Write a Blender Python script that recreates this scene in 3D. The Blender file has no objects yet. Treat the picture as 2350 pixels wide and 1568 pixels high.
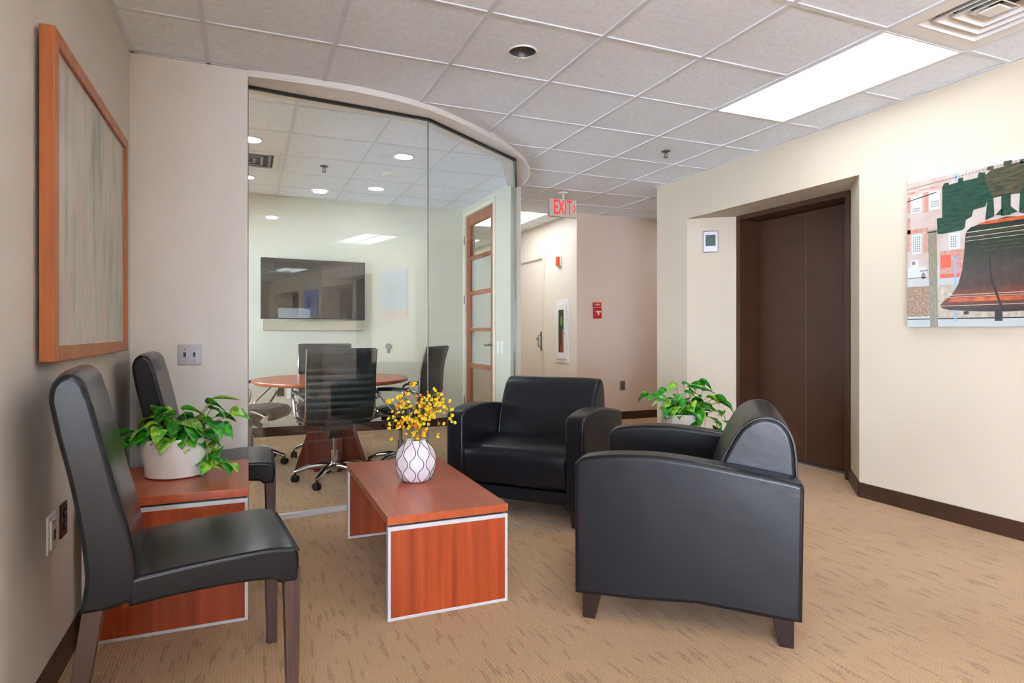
import bpy, bmesh, math, random
from mathutils import Vector, Matrix, Euler
from math import sin, cos, pi, radians as rad
sc = bpy.context.scene
col = sc.collection
random.seed(7)

# ---------------------------------------------------------------- camera, world, exposure
CEIL = 2.589
HC = 1.125
cd = bpy.data.cameras.new('camera'); cam = bpy.data.objects.new('camera', cd); col.objects.link(cam)
cam.location = (0, 0, HC); cam.rotation_euler = (pi/2, 0, -0.4003)
cd.sensor_width = 36; cd.lens = 1432.9/2350*36; cd.shift_y = -23.5/2350; cd.clip_start = .02
sc.camera = cam
w = bpy.data.worlds.new('world'); sc.world = w; w.use_nodes = True
w.node_tree.nodes['Background'].inputs[0].default_value = (.80, .93, 1.15, 1)
w.node_tree.nodes['Background'].inputs[1].default_value = 20.0
sc.view_settings.view_transform = 'Standard'; sc.view_settings.look = 'None'
sc.view_settings.exposure = 1.47; sc.view_settings.gamma = 1
sc.view_settings.use_curve_mapping = False
sc.cycles.max_bounces = 10; sc.cycles.diffuse_bounces = 6; sc.cycles.glossy_bounces = 5
sc.cycles.transparent_max_bounces = 16
TROFFER = 4.8     # lamp radiance of the fluorescent fittings
DOWN = 42.0        # lamp radiance of the round downlights

# ---------------------------------------------------------------- helpers
def lin(c):
    return tuple(((v/255)/12.92 if v/255 <= .04045 else ((v/255+.055)/1.055)**2.4) for v in c) + (1,)

class NT:
    def __init__(s, name):
        s.m = bpy.data.materials.new(name); s.m.use_nodes = True
        s.t = s.m.node_tree; s.n = s.t.nodes; s.b = s.n['Principled BSDF']
    def node(s, kind, **kw):
        n = s.n.new(kind)
        for k, v in kw.items():
            if k.startswith('i_'):
                n.inputs[int(k[2:])].default_value = v
            else: setattr(n, k, v)
        return n
    def link(s, a, b): s.t.links.new(a, b)
    def coords(s, scale=(1, 1, 1), rot=(0, 0, 0)):
        tc = s.node('ShaderNodeTexCoord'); mp = s.node('ShaderNodeMapping')
        mp.inputs['Scale'].default_value = scale; mp.inputs['Rotation'].default_value = rot
        s.link(tc.outputs['Object'], mp.inputs[0]); return mp.outputs[0]
    def noise(s, vec, scale, detail=3, rough=.5):
        n = s.node('ShaderNodeTexNoise'); n.inputs['Scale'].default_value = scale
        n.inputs['Detail'].default_value = detail; n.inputs['Roughness'].default_value = rough
        s.link(vec, n.inputs['Vector']); return n.outputs['Fac']
    def ramp(s, fac, stops):
        r = s.node('ShaderNodeValToRGB'); e = r.color_ramp.elements
        while len(e) < len(stops): e.new(.5)
        for i, (p, c) in enumerate(stops):
            e[i].position = p; e[i].color = c if len(c) == 4 else lin(c)
        s.link(fac, r.inputs[0]); return r.outputs[0]
    def mix(s, fac, a, b, mode='MIX'):
        m = s.node('ShaderNodeMix', data_type='RGBA', blend_type=mode)
        for i, v in ((0, fac), (6, a), (7, b)):
            if hasattr(v, 'links'): s.link(v, m.inputs[i])
            else: m.inputs[i].default_value = v
        return m.outputs[2]
    def math(s, op, a, b=None):
        m = s.node('ShaderNodeMath', operation=op)
        for i, v in enumerate((a, b)):
            if v is None: continue
            if hasattr(v, 'links'): s.link(v, m.inputs[i])
            else: m.inputs[i].default_value = v
        return m.outputs[0]
    def bump(s, h, strength, dist=.002):
        b = s.node('ShaderNodeBump'); b.inputs['Strength'].default_value = strength
        b.inputs['Distance'].default_value = dist
        s.link(h, b.inputs['Height']); s.link(b.outputs[0], s.b.inputs['Normal'])
    def set(s, **kw):
        for k, v in kw.items():
            i = s.b.inputs[k.replace('_', ' ')]
            if hasattr(v, 'links'): s.link(v, i)
            else: i.default_value = v
        return s

def plain(name, c, rough=.5, metal=0, spec=.5, var=0.0, bump=0):
    t = NT(name); t.set(Roughness=rough, Metallic=metal)
    t.b.inputs['Specular IOR Level'].default_value = spec
    v = t.coords()
    if var:
        f = t.noise(v, 6, 4)
        a = tuple(max(0, x*(1-var)) for x in c); b = tuple(min(255, x*(1+var)) for x in c)
        t.set(Base_Color=t.ramp(f, [(.3, a), (.7, b)]))
    else: t.set(Base_Color=lin(c))
    if bump: t.bump(t.noise(v, 220, 2), bump, .001)
    return t.m

def paint(name, c):
    t = NT(name); v = t.coords(); f = t.noise(v, 1.3, 3)
    t.set(Base_Color=t.ramp(f, [(.3, tuple(x*.985 for x in c)), (.7, c)]), Roughness=.62)
    t.b.inputs['Specular IOR Level'].default_value = .3
    t.bump(t.noise(v, 260, 3), .12, .001); return t.m

def leather(name, c, rough=.36, bd=.004):
    t = NT(name); v = t.coords()
    fine = t.noise(v, 160, 2)
    big = t.noise(v, 5, 4, .6)
    h = t.math('ADD', t.math('MULTIPLY', fine, .12), t.math('MULTIPLY', big, 2.2))
    t.set(Base_Color=t.ramp(t.noise(v, 3, 3), [(.3, tuple(x*.85 for x in c)), (.7, tuple(x*1.15 for x in c))]),
          Roughness=rough)
    t.b.inputs['Specular IOR Level'].default_value = .42
    t.bump(h, .3, bd); return t.m

def wood(name, c0, c1, axis='z', rough=.3, scale=1.0, streak=.5, coat=.0):
    t = NT(name)
    s = {'x': (1.2, 30, 30), 'y': (30, 1.2, 30), 'z': (30, 30, 1.2)}[axis]
    v = t.coords(tuple(k*scale for k in s)); f = t.noise(v, 1, 6, .65)
    v2 = t.coords(tuple(k*scale*(.35 if k > 5 else .6) for k in s)); g = t.noise(v2, 1, 3)
    c = t.ramp(f, [(.32, c0), (.5, tuple((a+b)/2 for a, b in zip(c0, c1))), (.68, c1)])
    d = t.ramp(g, [(.38, (1-streak*.5,)*3+(1,)), (.6, (1, 1, 1, 1))])
    t.set(Base_Color=t.mix(1.0, c, d, 'MULTIPLY'), Roughness=rough)
    t.b.inputs['Coat Weight'].default_value = coat; t.b.inputs['Coat Roughness'].default_value = .12
    t.bump(f, .06, .001); return t.m

def emit(name, c, strength):
    t = NT(name); t.set(Base_Color=lin((235, 235, 235)), Emission_Color=lin(c), Emission_Strength=strength); return t.m

def glass_mat(name, tint, boost=1.0):
    t = NT(name); t.n.remove(t.b)
    lw = t.node('ShaderNodeLayerWeight'); lw.inputs['Blend'].default_value = .5
    p = t.math('POWER', lw.outputs['Facing'], 5.0)
    f = t.math('ADD', t.math('MULTIPLY', p, .9), .035*boost)
    tr = t.node('ShaderNodeBsdfTransparent'); tr.inputs[0].default_value = tint
    gl = t.node('ShaderNodeBsdfGlossy'); gl.inputs['Roughness'].default_value = 0.0
    mx = t.node('ShaderNodeMixShader'); t.link(f, mx.inputs[0]); t.link(tr.outputs[0], mx.inputs[1]); t.link(gl.outputs[0], mx.inputs[2])
    t.link(mx.outputs[0], t.n['Material Output'].inputs[0]); return t.m

M = {}
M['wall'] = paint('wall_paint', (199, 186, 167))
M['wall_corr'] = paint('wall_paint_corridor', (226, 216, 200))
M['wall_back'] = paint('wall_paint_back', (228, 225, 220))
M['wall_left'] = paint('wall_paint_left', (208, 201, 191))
M['wall_far_shading'] = paint('wall_paint_far_shading', (214, 193, 178))  # same beige paint; how light falls on this wall goes into the tint
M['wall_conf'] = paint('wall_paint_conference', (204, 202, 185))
M['white'] = plain('white_enamel', (228, 226, 222), .4)
M['white_plastic'] = plain('white_plastic', (235, 235, 230), .35)
M['cream_trim'] = plain('cream_trim', (214, 206, 186), .45)
M['brown_metal'] = plain('brown_metal', (66, 40, 26), .45, 0, .3, .06)
M['brown_dark'] = plain('brown_shadow_gap', (30, 20, 15), .6)
M['base'] = plain('brown_vinyl', (58, 36, 26), .4, 0, .5, .15)
M['black'] = plain('black_plastic', (20, 21, 24), .4)
M['rubber'] = plain('black_rubber', (16, 16, 18), .55)
M['chrome'] = plain('chrome', (205, 208, 212), .12, 1)
M['steel'] = plain('brushed_steel', (140, 136, 138), .4, .8)
M['alu'] = plain('aluminium_edge', (205, 205, 208), .38, .35)
M['leather'] = leather('black_leather', (13, 14, 20))
M['leather2'] = leather('black_leather_side_chair', (17, 20, 26), .27, .0012)
M['leather3'] = leather('dark_leather_office', (30, 36, 38), .36)
M['cherry_v'] = wood('cherry_laminate_panel', (142, 52, 22), (182, 82, 40), 'z', .3, 1, .55)
M['cherry_top'] = wood('cherry_laminate_top', (160, 72, 38), (190, 94, 52), 'y', .3, .8, .35)
M['cherry_dark'] = wood('cherry_laminate_dark', (78, 26, 14), (104, 38, 20), 'z', .3, 1, .4)
M['leg_wood'] = wood('dark_leg_wood', (62, 42, 36), (86, 62, 54), 'z', .45, 2, .3)
M['leg_black'] = plain('espresso_leg', (36, 24, 20), .35)
M['frame_wood'] = wood('orange_frame_wood', (160, 88, 38), (190, 112, 54), 'z', .4, 1, .25)
M['door_wood'] = wood('door_wood', (140, 74, 40), (170, 98, 58), 'z', .38, 1, .3)
M['pot'] = plain('white_pot', (226, 226, 224), .35)
M['soil'] = plain('soil', (50, 36, 26), .95, 0, .2, .3)
M['stem'] = plain('stem_green', (120, 150, 50), .5)
M['red'] = plain('red_plastic', (190, 28, 24), .35)
M['orange'] = plain('orange_lens', (226, 84, 30), .3)
M['green_tag'] = plain('green_tag', (120, 215, 50), .5)
M['glass'] = glass_mat('clear_glass', (.955, .975, .962, 1), 1.35)
M['seal'] = plain('grey_seal', (112, 112, 106), .4)
M['dark_steel'] = plain('dark_steel', (84, 80, 78), .3, .8)
M['small_glass'] = glass_mat('small_glass', (.9, .92, .9, 1))
M['tv'] = plain('tv_screen', (3, 4, 5), .0, 0, .9)
M['lamp'] = emit('troffer_lens', (232, 245, 255), TROFFER)
M['lamp_strip'] = emit('troffer_tube_strip', (240, 248, 255), TROFFER*2.4)
M['lamp_soft'] = emit('troffer_basket', (236, 242, 250), TROFFER*.6)
M['lamp_down'] = emit('downlight_lens', (240, 248, 255), DOWN)
M['display'] = plain('dark_green_display', (10, 52, 36), .2)
M['display_line'] = plain('green_display_line', (22, 92, 62), .3)
M['red_glow'] = emit('exit_letters', (255, 60, 48), .26)
M['red_glow'].node_tree.nodes['Principled BSDF'].inputs['Base Color'].default_value = lin((230, 40, 36))
M['blossom_y'] = plain('yellow_blossom', (246, 200, 34), .6, 0, .3, .12)
M['blossom_o'] = plain('orange_blossom', (226, 130, 34), .6, 0, .3, .1)
M['twig'] = plain('olive_twig', (98, 104, 60), .6)
M['vase'] = plain('white_ceramic', (226, 220, 224), .22)
M['vase_line'] = plain('dark_vase_line', (62, 52, 52), .5)

def carpet():
    t = NT('tan_carpet'); v = t.coords()
    base = t.ramp(t.noise(v, 1.1, 4), [(.3, (182, 145, 101)), (.7, (198, 161, 115))])
    sp = t.noise(v, 240, 2)
    c1 = t.mix(t.ramp(sp, [(.42, (.55,)*3+(1,)), (.6, (0, 0, 0, 1))]), base, lin((134, 100, 70)))
    rib = t.node('ShaderNodeTexWave', bands_direction='X'); rib.inputs['Scale'].default_value = 26
    rib.inputs['Distortion'].default_value = 1.2; rib.inputs['Detail'].default_value = 2; rib.inputs['Detail Scale'].default_value = 3
    t.link(v, rib.inputs['Vector'])
    c2 = t.mix(t.math('MULTIPLY', rib.outputs['Fac'], .17), c1, lin((148, 112, 79)))
    # short broken dashes running along the room
    vd = t.coords((46, 6.5, 1)); dn = t.noise(vd, 1, 2, .4)
    mask = t.ramp(dn, [(.585, (0, 0, 0, 1)), (.63, (1, 1, 1, 1))])
    fl = t.ramp(t.noise(v, 190, 2), [(.47, (0, 0, 0, 1)), (.53, (1, 1, 1, 1))])
    mm = t.math('MULTIPLY', t.math('MULTIPLY', mask, fl), .6)
    c3 = t.mix(mm, c2, lin((84, 66, 56)))
    t.set(Base_Color=c3, Roughness=.95); t.b.inputs['Specular IOR Level'].default_value = .15
    t.b.inputs['Sheen Weight'].default_value = .2
    t.bump(t.math('ADD', sp, t.math('MULTIPLY', rib.outputs['Fac'], .8)), .5, .003); return t.m
M['carpet'] = carpet()

def tile_mat():
    t = NT('acoustic_tile'); v = t.coords()
    f = t.noise(v, 95, 2); g = t.noise(v, 30, 2)
    dots = t.ramp(f, [(.30, (.55,)*3+(1,)), (.36, (0, 0, 0, 1))])
    c = t.ramp(g, [(.3, (228, 234, 240)), (.7, (236, 243, 249))])
    t.set(Base_Color=t.mix(dots, c, lin((196, 193, 190))), Roughness=.9)
    t.b.inputs['Specular IOR Level'].default_value = .1
    t.bump(f, .25, .002); return t.m
M['tile'] = tile_mat()
M['tbar'] = plain('white_grid_metal', (214, 219, 224), .5)

def leaf_mat(name, a, b):
    t = NT(name); v = t.coords(); f = t.noise(v, 38, 2)
    t.set(Base_Color=t.ramp(f, [(.4, a), (.62, b)]), Roughness=.32)
    t.b.inputs['Subsurface Weight'].default_value = 0
    return t.m
M['leaf_a'] = leaf_mat('leaf_green', (24, 108, 22), (66, 164, 34))
M['leaf_b'] = leaf_mat('leaf_variegated', (70, 160, 34), (176, 206, 66))

def canvas_mat():
    t = NT('abstract_canvas'); v = t.coords((1, 9, 1.6)); f = t.noise(v, 1.1, 5, .6)
    v2 = t.coords((1, 5, 2.2)); g = t.noise(v2, 1.5, 3)
    c = t.ramp(f, [(.34, (132, 134, 128)), (.45, (174, 176, 164)), (.56, (196, 186, 172)), (.68, (158, 162, 146))])
    c2 = t.mix(t.ramp(g, [(.52, (0, 0, 0, 1)), (.68, (.55,)*3+(1,))]), c, lin((194, 168, 156)))
    t.set(Base_Color=c2, Roughness=.35); return t.m
M['abstract'] = canvas_mat()

class MB:
    """collects shapes; build() links them as one mesh object"""
    def __init__(s): s.v = []; s.f = []; s.m = []; s.mats = []
    def mi(s, m):
        if m not in s.mats: s.mats.append(m)
        return s.mats.index(m)
    def add(s, vs, fs, m, T=None):
        o = len(s.v); k = s.mi(m)
        for p in vs:
            p = Vector(p); s.v.append(T @ p if T else p)
        for f in fs: s.f.append([i+o for i in f]); s.m.append(k)
        return s
    def box(s, a, b, m, T=None):
        x0, y0, z0 = a; x1, y1, z1 = b
        x0, x1 = sorted((x0, x1)); y0, y1 = sorted((y0, y1)); z0, z1 = sorted((z0, z1))
        vs = [(x0,y0,z0),(x1,y0,z0),(x1,y1,z0),(x0,y1,z0),(x0,y0,z1),(x1,y0,z1),(x1,y1,z1),(x0,y1,z1)]
        return s.add(vs, [(3,2,1,0),(4,5,6,7),(0,1,5,4),(1,2,6,5),(2,3,7,6),(3,0,4,7)], m, T)
    def prism(s, poly, a, b, m, axis='z', T=None):
        """extrude 2D polygon from a to b along axis; poly coordinates are the two other axes in order"""
        def P(u, v, w):
            return {'z': (u, v, w), 'x': (w, u, v), 'y': (u, w, v)}[axis]
        n = len(poly); vs = [P(u, v, a) for u, v in poly] + [P(u, v, b) for u, v in poly]
        fs = [tuple(range(n-1, -1, -1)), tuple(range(n, 2*n))] + [(i, (i+1) % n, (i+1) % n+n, i+n) for i in range(n)]
        return s.add(vs, fs, m, T)
    def lathe(s, prof, m, n=32, c=(0, 0, 0), sx=1, sy=1, T=None, cap=True):
        vs = []; fs = []
        for r, z in prof:
            for i in range(n):
                a = 2*pi*i/n; vs.append((c[0]+r*cos(a)*sx, c[1]+r*sin(a)*sy, c[2]+z))
        for j in range(len(prof)-1):
            for i in range(n):
                k = (i+1) % n; fs.append((j*n+i, j*n+k, (j+1)*n+k, (j+1)*n+i))
        if cap:
            fs.append(tuple(range(n-1, -1, -1))); fs.append(tuple((len(prof)-1)*n+i for i in range(n)))
        return s.add(vs, fs, m, T)
    def tube(s, pts, r, m, n=8, closed=False, T=None, flat=1.0):
        pts = [Vector(p) for p in pts]; N = len(pts)
        rs = r if isinstance(r, (list, tuple)) else [r]*N
        vs = []; fs = []; up = None
        for i, p in enumerate(pts):
            if closed: t = pts[(i+1) % N]-pts[i-1]
            else: t = pts[min(i+1, N-1)]-pts[max(i-1, 0)]
            t = t.normalized() if t.length > 1e-9 else Vector((0, 0, 1))
            if up is None: up = Vector((0, 0, 1)) if abs(t.z) < .9 else Vector((1, 0, 0))
            a = t.cross(up); a = a.normalized() if a.length > 1e-6 else Vector((1, 0, 0)); b = a.cross(t).normalized(); up = b
            for k in range(n):
                an = 2*pi*k/n; vs.append(p + a*rs[i]*cos(an) + b*rs[i]*flat*sin(an))
        for i in range(N if closed else N-1):
            j = (i+1) % N
            for k in range(n):
                l = (k+1) % n; fs.append((i*n+k, i*n+l, j*n+l, j*n+k))
        if not closed:
            fs.append(tuple(range(n-1, -1, -1))); fs.append(tuple((N-1)*n+k for k in range(n)))
        return s.add(vs, fs, m, T)
    def ball(s, c, r, m, n=12, k=8, T=None):
        rx, ry, rz = r if isinstance(r, (list, tuple)) else (r, r, r)
        vs = [(c[0], c[1], c[2]-rz)]; fs = []
        for j in range(1, k):
            ph = -pi/2+pi*j/k
            for i in range(n):
                a = 2*pi*i/n; vs.append((c[0]+rx*cos(ph)*cos(a), c[1]+ry*cos(ph)*sin(a), c[2]+rz*sin(ph)))
        vs.append((c[0], c[1], c[2]+rz)); top = len(vs)-1
        for i in range(n):
            fs.append((0, 1+(i+1) % n, 1+i)); fs.append((top, top-n+i, top-n+(i+1) % n))
        for j in range(k-2):
            for i in range(n):
                l = (i+1) % n; fs.append((1+j*n+i, 1+j*n+l, 1+(j+1)*n+l, 1+(j+1)*n+i))
        return s.add(vs, fs, m, T)
    def build(s, name, parent=None, bevel=0, seg=3, smooth=35, loc=None, rz=0, subdiv=0, bevel_ang=30):
        me = bpy.data.meshes.new(name)
        me.from_pydata([tuple(v) for v in s.v], [], s.f)
        for m in s.mats: me.materials.append(M[m] if isinstance(m, str) else m)
        me.polygons.foreach_set('material_index', s.m)
        bm = bmesh.new(); bm.from_mesh(me)
        bmesh.ops.recalc_face_normals(bm, faces=bm.faces)
        if bevel:
            es = [e for e in bm.edges if len(e.link_faces) == 2 and e.calc_face_angle(0) > rad(bevel_ang)]
            bmesh.ops.bevel(bm, geom=es, offset=bevel, segments=seg, profile=.5, affect='EDGES', clamp_overlap=True)
        bm.to_mesh(me); bm.free()
        if smooth:
            me.polygons.foreach_set('use_smooth', [True]*len(me.polygons))
            me.set_sharp_from_angle(angle=rad(smooth))
        o = bpy.data.objects.new(name, me); col.objects.link(o)
        if parent: o.parent = parent
        if loc is not None: o.location = loc
        o.rotation_euler.z = rz
        if bevel and smooth:
            md = o.modifiers.new('weighted_normals', 'WEIGHTED_NORMAL'); md.keep_sharp = True; md.weight = 80
        if subdiv:
            md = o.modifiers.new('subdivision', 'SUBSURF'); md.levels = md.render_levels = subdiv
        return o

def tag(o, label=None, cat=None, group=None, kind=None):
    if label: o['label'] = label
    if cat: o['category'] = cat
    if group: o['group'] = group
    if kind: o['kind'] = kind
    return o
def empty(name, loc, rz=0, label=None, cat=None, group=None, kind=None):
    o = bpy.data.objects.new(name, None); col.objects.link(o); o.empty_display_size = .1
    o.location = loc; o.rotation_euler.z = rz
    return tag(o, label, cat, group, kind)
def copy_tree(o, parent=None):
    kids = [c for c in bpy.data.objects if c.parent == o]
    c = o.copy(); col.objects.link(c); c.parent = parent
    for k in kids: copy_tree(k, c)
    return c
def struct(mb, name, **kw): return tag(mb.build(name, **kw), kind='structure')
def spline(pts, n=8, closed=False):
    pts = [Vector(p) for p in pts]; out = []; N = len(pts)
    rng = range(N) if closed else range(N-1)
    for i in rng:
        if closed: a, b, c, d = pts[i-1], pts[i], pts[(i+1) % N], pts[(i+2) % N]
        else: a, b, c, d = pts[max(i-1, 0)], pts[i], pts[i+1], pts[min(i+2, N-1)]
        for k in range(n):
            t = k/n; out.append(.5*((2*b)+(c-a)*t+(2*a-5*b+4*c-d)*t*t+(3*b-a-3*c+d)*t**3))
    if not closed: out.append(pts[-1])
    return out
def spline2(pts, n=6, closed=False):
    return [(p.x, p.y) for p in spline([(a, b, 0) for a, b in pts], n, closed)]

# ---------------------------------------------------------------- room shell
XL, XR, YB = -.57, 3.83, 6.8
C = CEIL; TOP = C+.16
struct(MB().box((-4.8, -5.7, -.1), (7.2, 11.2, 0), 'carpet'), 'floor')
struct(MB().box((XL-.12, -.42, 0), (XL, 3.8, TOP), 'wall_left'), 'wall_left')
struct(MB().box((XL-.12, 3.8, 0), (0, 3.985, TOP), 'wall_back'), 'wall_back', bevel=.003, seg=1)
# unseen bay added left behind the camera; its windows bring in fill daylight
LX = -4.6
struct(MB().box((-.45, -5.7, 0), (7.2, -5.5, TOP), 'wall'), 'wall_behind')
def window_wall(name, horiz, at0, at1, lo, hi, n, first, za=.25, zb=2.48, ed=.08):
    # horiz: wall runs along x at y in (at0, at1); else along y at x in (at0, at1)
    P = (lambda u0, u1, z0, z1, m, mb, p0, p1: mb.box((u0, p0, z0), (u1, p1, z1), m)) if horiz else (lambda u0, u1, z0, z1, m, mb, p0, p1: mb.box((p0, u0, z0), (p1, u1, z1), m))
    wb = MB()
    P(lo, hi, 0, za, 'wall', wb, at0, at1); P(lo, hi, zb, TOP, 'wall', wb, at0, at1)
    pitch = (hi-lo)/n
    for k in range(n+1):
        c_ = lo+k*pitch; P(max(lo, c_-ed), min(hi, c_+ed), za, zb, 'wall', wb, at0, at1)
    struct(wb, name)
    mid = (at0+at1)/2
    for k in range(n):
        u0, u1 = lo+k*pitch+ed, lo+(k+1)*pitch-ed; wf = MB()
        for q in ((u0, u0+.05, za, zb), (u1-.05, u1, za, zb), (u0+.05, u1-.05, za, za+.05), (u0+.05, u1-.05, zb-.05, zb)): P(*q, 'white', wf, mid-.03, mid+.03)
        struct(wf, 'window_%d' % (first+k))  # frame of an added opening, out of view
window_wall('wall_added_end', True, -5.7, -5.5, LX, -.45, 2, 4, .1, 1.8)  # unseen windows added as fill for the dim ceiling
window_wall('wall_added_left', False, LX-.2, LX, -5.5, -.6, 3, 6, .1, 1.5)
struct(MB().box((LX-.2, -.6, 0), (XL, -.42, TOP), 'wall'), 'wall_added_return')
# conference room walls
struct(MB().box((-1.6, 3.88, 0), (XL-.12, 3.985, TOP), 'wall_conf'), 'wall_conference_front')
window_wall('wall_conference_left', False, -1.78, -1.6, 3.88, 7.27, 2, 9, 1.05, 1.65, .4)  # windows added on the hidden side to brighten the conference room
struct(MB().box((-1.6, 7.15, 0), (2.49, 7.27, TOP), 'wall_conf'), 'wall_conference_back')
DX, DX2 = 2.38, 2.49
dm = MB().box((DX, 5.66, 0), (DX2, 6.10, TOP), 'wall_conf').box((DX, 6.10, 2.50), (DX2, 7.06, TOP), 'wall_conf').box((DX, 7.06, 0), (DX2, 7.15, TOP), 'wall_conf')
struct(dm, 'wall_conference_right')
struct(MB().box((DX, 7.27, 0), (DX2, 11, TOP), 'wall'), 'wall_corridor_left')
# corridor right wall with a niche for the extinguisher cabinet
XC = 3.745
cw = MB().box((XC, 7.30, 0), (XC+.18, 7.74, TOP), 'wall_corr').box((XC, YB, 0), (XC+.18, 7.06, TOP), 'wall_corr')
cw.box((XC, 7.06, 0), (XC+.18, 7.30, .79), 'wall_corr').box((XC, 7.06, 1.46), (XC+.18, 7.30, TOP), 'wall_corr').box((XC+.15, 7.06, .79), (XC+.18, 7.30, 1.46), 'wall_corr')
cw.box((XC, 8.72, 0), (XC+.18, 11, TOP), 'wall_corr').box((XC, 7.74, 2.14), (XC+.18, 8.72, TOP), 'wall_corr')
struct(cw, 'wall_corridor_right')
struct(MB().box((XC+.003, YB-.004, 0), (7, YB+.1, TOP), 'wall_far_shading'), 'wall_far')
struct(MB().box((2.3, 11, 0), (4.2, 11.15, TOP), 'wall'), 'wall_corridor_end')
struct(MB().box((7, -5.5, 0), (7.15, 7.0, TOP), 'wall'), 'wall_passage_end')
# right wall: blocks between the lift recesses plus the bulkhead over them
HR = 2.19; S = .35; JX = 4.18
rw = MB()
rw.prism([(XR, 4.80), (XR, 5.27), (7, 5.27), (7, 4.52), (JX, 4.52)], 0, HR, 'wall')
rw.prism([(XR, 2.99), (JX, 3.336), (4.75, 3.336), (4.75, .234), (JX, .234), (XR, .58)], 0, HR, 'wall')
rw.prism([(XR, -1.22), (JX, -.95), (4.75, -.95), (4.75, -2.63), (JX, -2.63), (XR, -2.90)], 0, HR, 'wall')
rw.prism([(XR, -4.70), (JX, -4.43), (4.75, -4.43), (4.75, -5.5), (XR, -5.5)], 0, HR, 'wall')
rw.box((XR, -5.5, HR), (4.75, 5.27, TOP), 'wall').box((4.75, 4.52, HR), (7, 5.27, TOP), 'wall')
struct(rw, 'wall_right')

def lift_door(name, y0, y1):
    f = MB(); t = .042
    f.box((JX-.012, y0, 0), (4.46, y0+t, HR), 'brown_metal').box((JX-.012, y1-t, 0), (4.46, y1, HR), 'brown_metal')
    f.box((JX-.012, y0+t, HR-t), (4.46, y1-t, HR), 'brown_metal').box((4.44, y0+t, 0), (4.46, y1-t, HR-t), 'brown_dark')
    o = struct(f, name, bevel=.002, seg=1)
    mid = (y0+y1)/2
    for a, b in ((y0+t+.002, mid-.0015), (mid+.0015, y1-t-.002)):
        MB().box((4.385, a, .008), (4.415, b, HR-t-.004), 'brown_metal').build('door_panel', o, bevel=.002, seg=1)
    MB().box((4.33, y0+t, 0), (4.44, y1-t, .006), 'steel').build('sill', o)
    return o
lift_door('door_1', 3.336, 4.52)
lift_door('door_2', -.95, .234)
lift_door('door_3', -4.43, -2.63)

# baseboards
def baseboard(name, pts, h=.1, t=.009, mat='base'):
    mb = MB()
    for (a, b) in zip(pts[:-1], pts[1:]):
        a = Vector((*a, 0)); b = Vector((*b, 0)); d = (b-a).normalized(); n = Vector((d.y, -d.x, 0))
        q = [a, b, b+n*t, a+n*t]; vs = [tuple(p) for p in q]+[(p.x, p.y, h) for p in q]
        mb.add(vs, [(3,2,1,0),(4,5,6,7),(0,1,5,4),(1,2,6,5),(2,3,7,6),(3,0,4,7)], mat)
        mb.add([(b+n*0)[:2]+(0,), (b+n*t)[:2]+(0,), (b+n*t+d*t*.4)[:2]+(0,), (b+n*0)[:2]+(h,), (b+n*t)[:2]+(h,), (b+n*t+d*t*.4)[:2]+(h,)],
               [(0,1,2),(5,4,3),(0,3,4,1),(1,4,5,2),(2,5,3,0)], mat)
    return tag(mb.build(name, bevel=0), kind='structure')
baseboard('baseboard_left', [(XL, -.6), (XL, 3.8)])
baseboard('baseboard_back', [(XL, 3.8), (0, 3.8)])
baseboard('baseboard_right', [(JX-.012, 3.336), (XR, 2.99), (XR, .58), (JX-.012, .234)])
baseboard('baseboard_right_corner', [(7, 5.27), (XR, 5.27), (XR, 4.80), (JX-.012, 4.525)])
baseboard('baseboard_far', [(XC+.003, YB-.004), (7, YB-.004)])
baseboard('baseboard_corridor', [(XC, 7.74), (XC, YB)][::1])
baseboard('baseboard_conference_back', [(-1.6, 7.15), (DX, 7.15)])
baseboard('baseboard_conference_right', [(DX, 6.06), (DX, 5.66)])

# ---------------------------------------------------------------- ceiling
U = .6096; GX, GY = -.197, 3.299
def cell(c, r): return (GX+U*c, GY+U*r, GX+U*(c+1), GY+U*(r+1))
light_cells = {(5, -2), (5, -1), (5, 6), (5, 7), (5, -9), (5, -8), (9, 4), (10, 4), (5, 10), (5, 11), (0, -6), (0, -5), (1, -10), (1, -9)}
vent_cells = {(5, -3)}
can_cells = {(2, -1)}
tz = C+.006
ce = MB(); gr = MB()
for c in range(-8, 12):
    for r in range(-15, 14):
        x0, y0, x1, y1 = cell(c, r)
        if (c, r) in light_cells or (c, r) in vent_cells: continue
        if (c, r) in can_cells:
            n = 32; cx, cy = (x0+x1)/2, (y0+y1)/2; vs = []; R = .071
            for i in range(n):
                a = 2*pi*i/n; k = 1/max(abs(cos(a)), abs(sin(a)))
                vs.append((cx+R*cos(a), cy+R*sin(a), tz)); vs.append((cx+U/2*cos(a)*k, cy+U/2*sin(a)*k, tz))
            ce.add(vs, [(2*i, 2*i+1, (2*i+3) % (2*n), (2*i+2) % (2*n)) for i in range(n)], 'tile'); continue
        ce.add([(x0, y0, tz), (x0, y1, tz), (x1, y1, tz), (x1, y0, tz)], [(0, 1, 2, 3)], 'tile')
ce.box((-5.1, -6, TOP-.02), (7.2, 11.3, TOP+.05), 'tile')
ceil_o = struct(ce, 'ceiling', smooth=0)
for c in range(-8, 13):
    x = GX+U*c; gr.box((x-.012, -5.9, C-.001), (x+.012, 11.1, tz+.002), 'tbar')
for r in range(-15, 15):
    y = GY+U*r
    for c in range(-8, 12):
        if (c, r) in light_cells and (c, r-1) in light_cells: continue
        x0 = GX+U*c; gr.box((x0+.012, y-.012, C), (x0+U-.012, y+.012, tz+.002), 'tbar')
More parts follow.
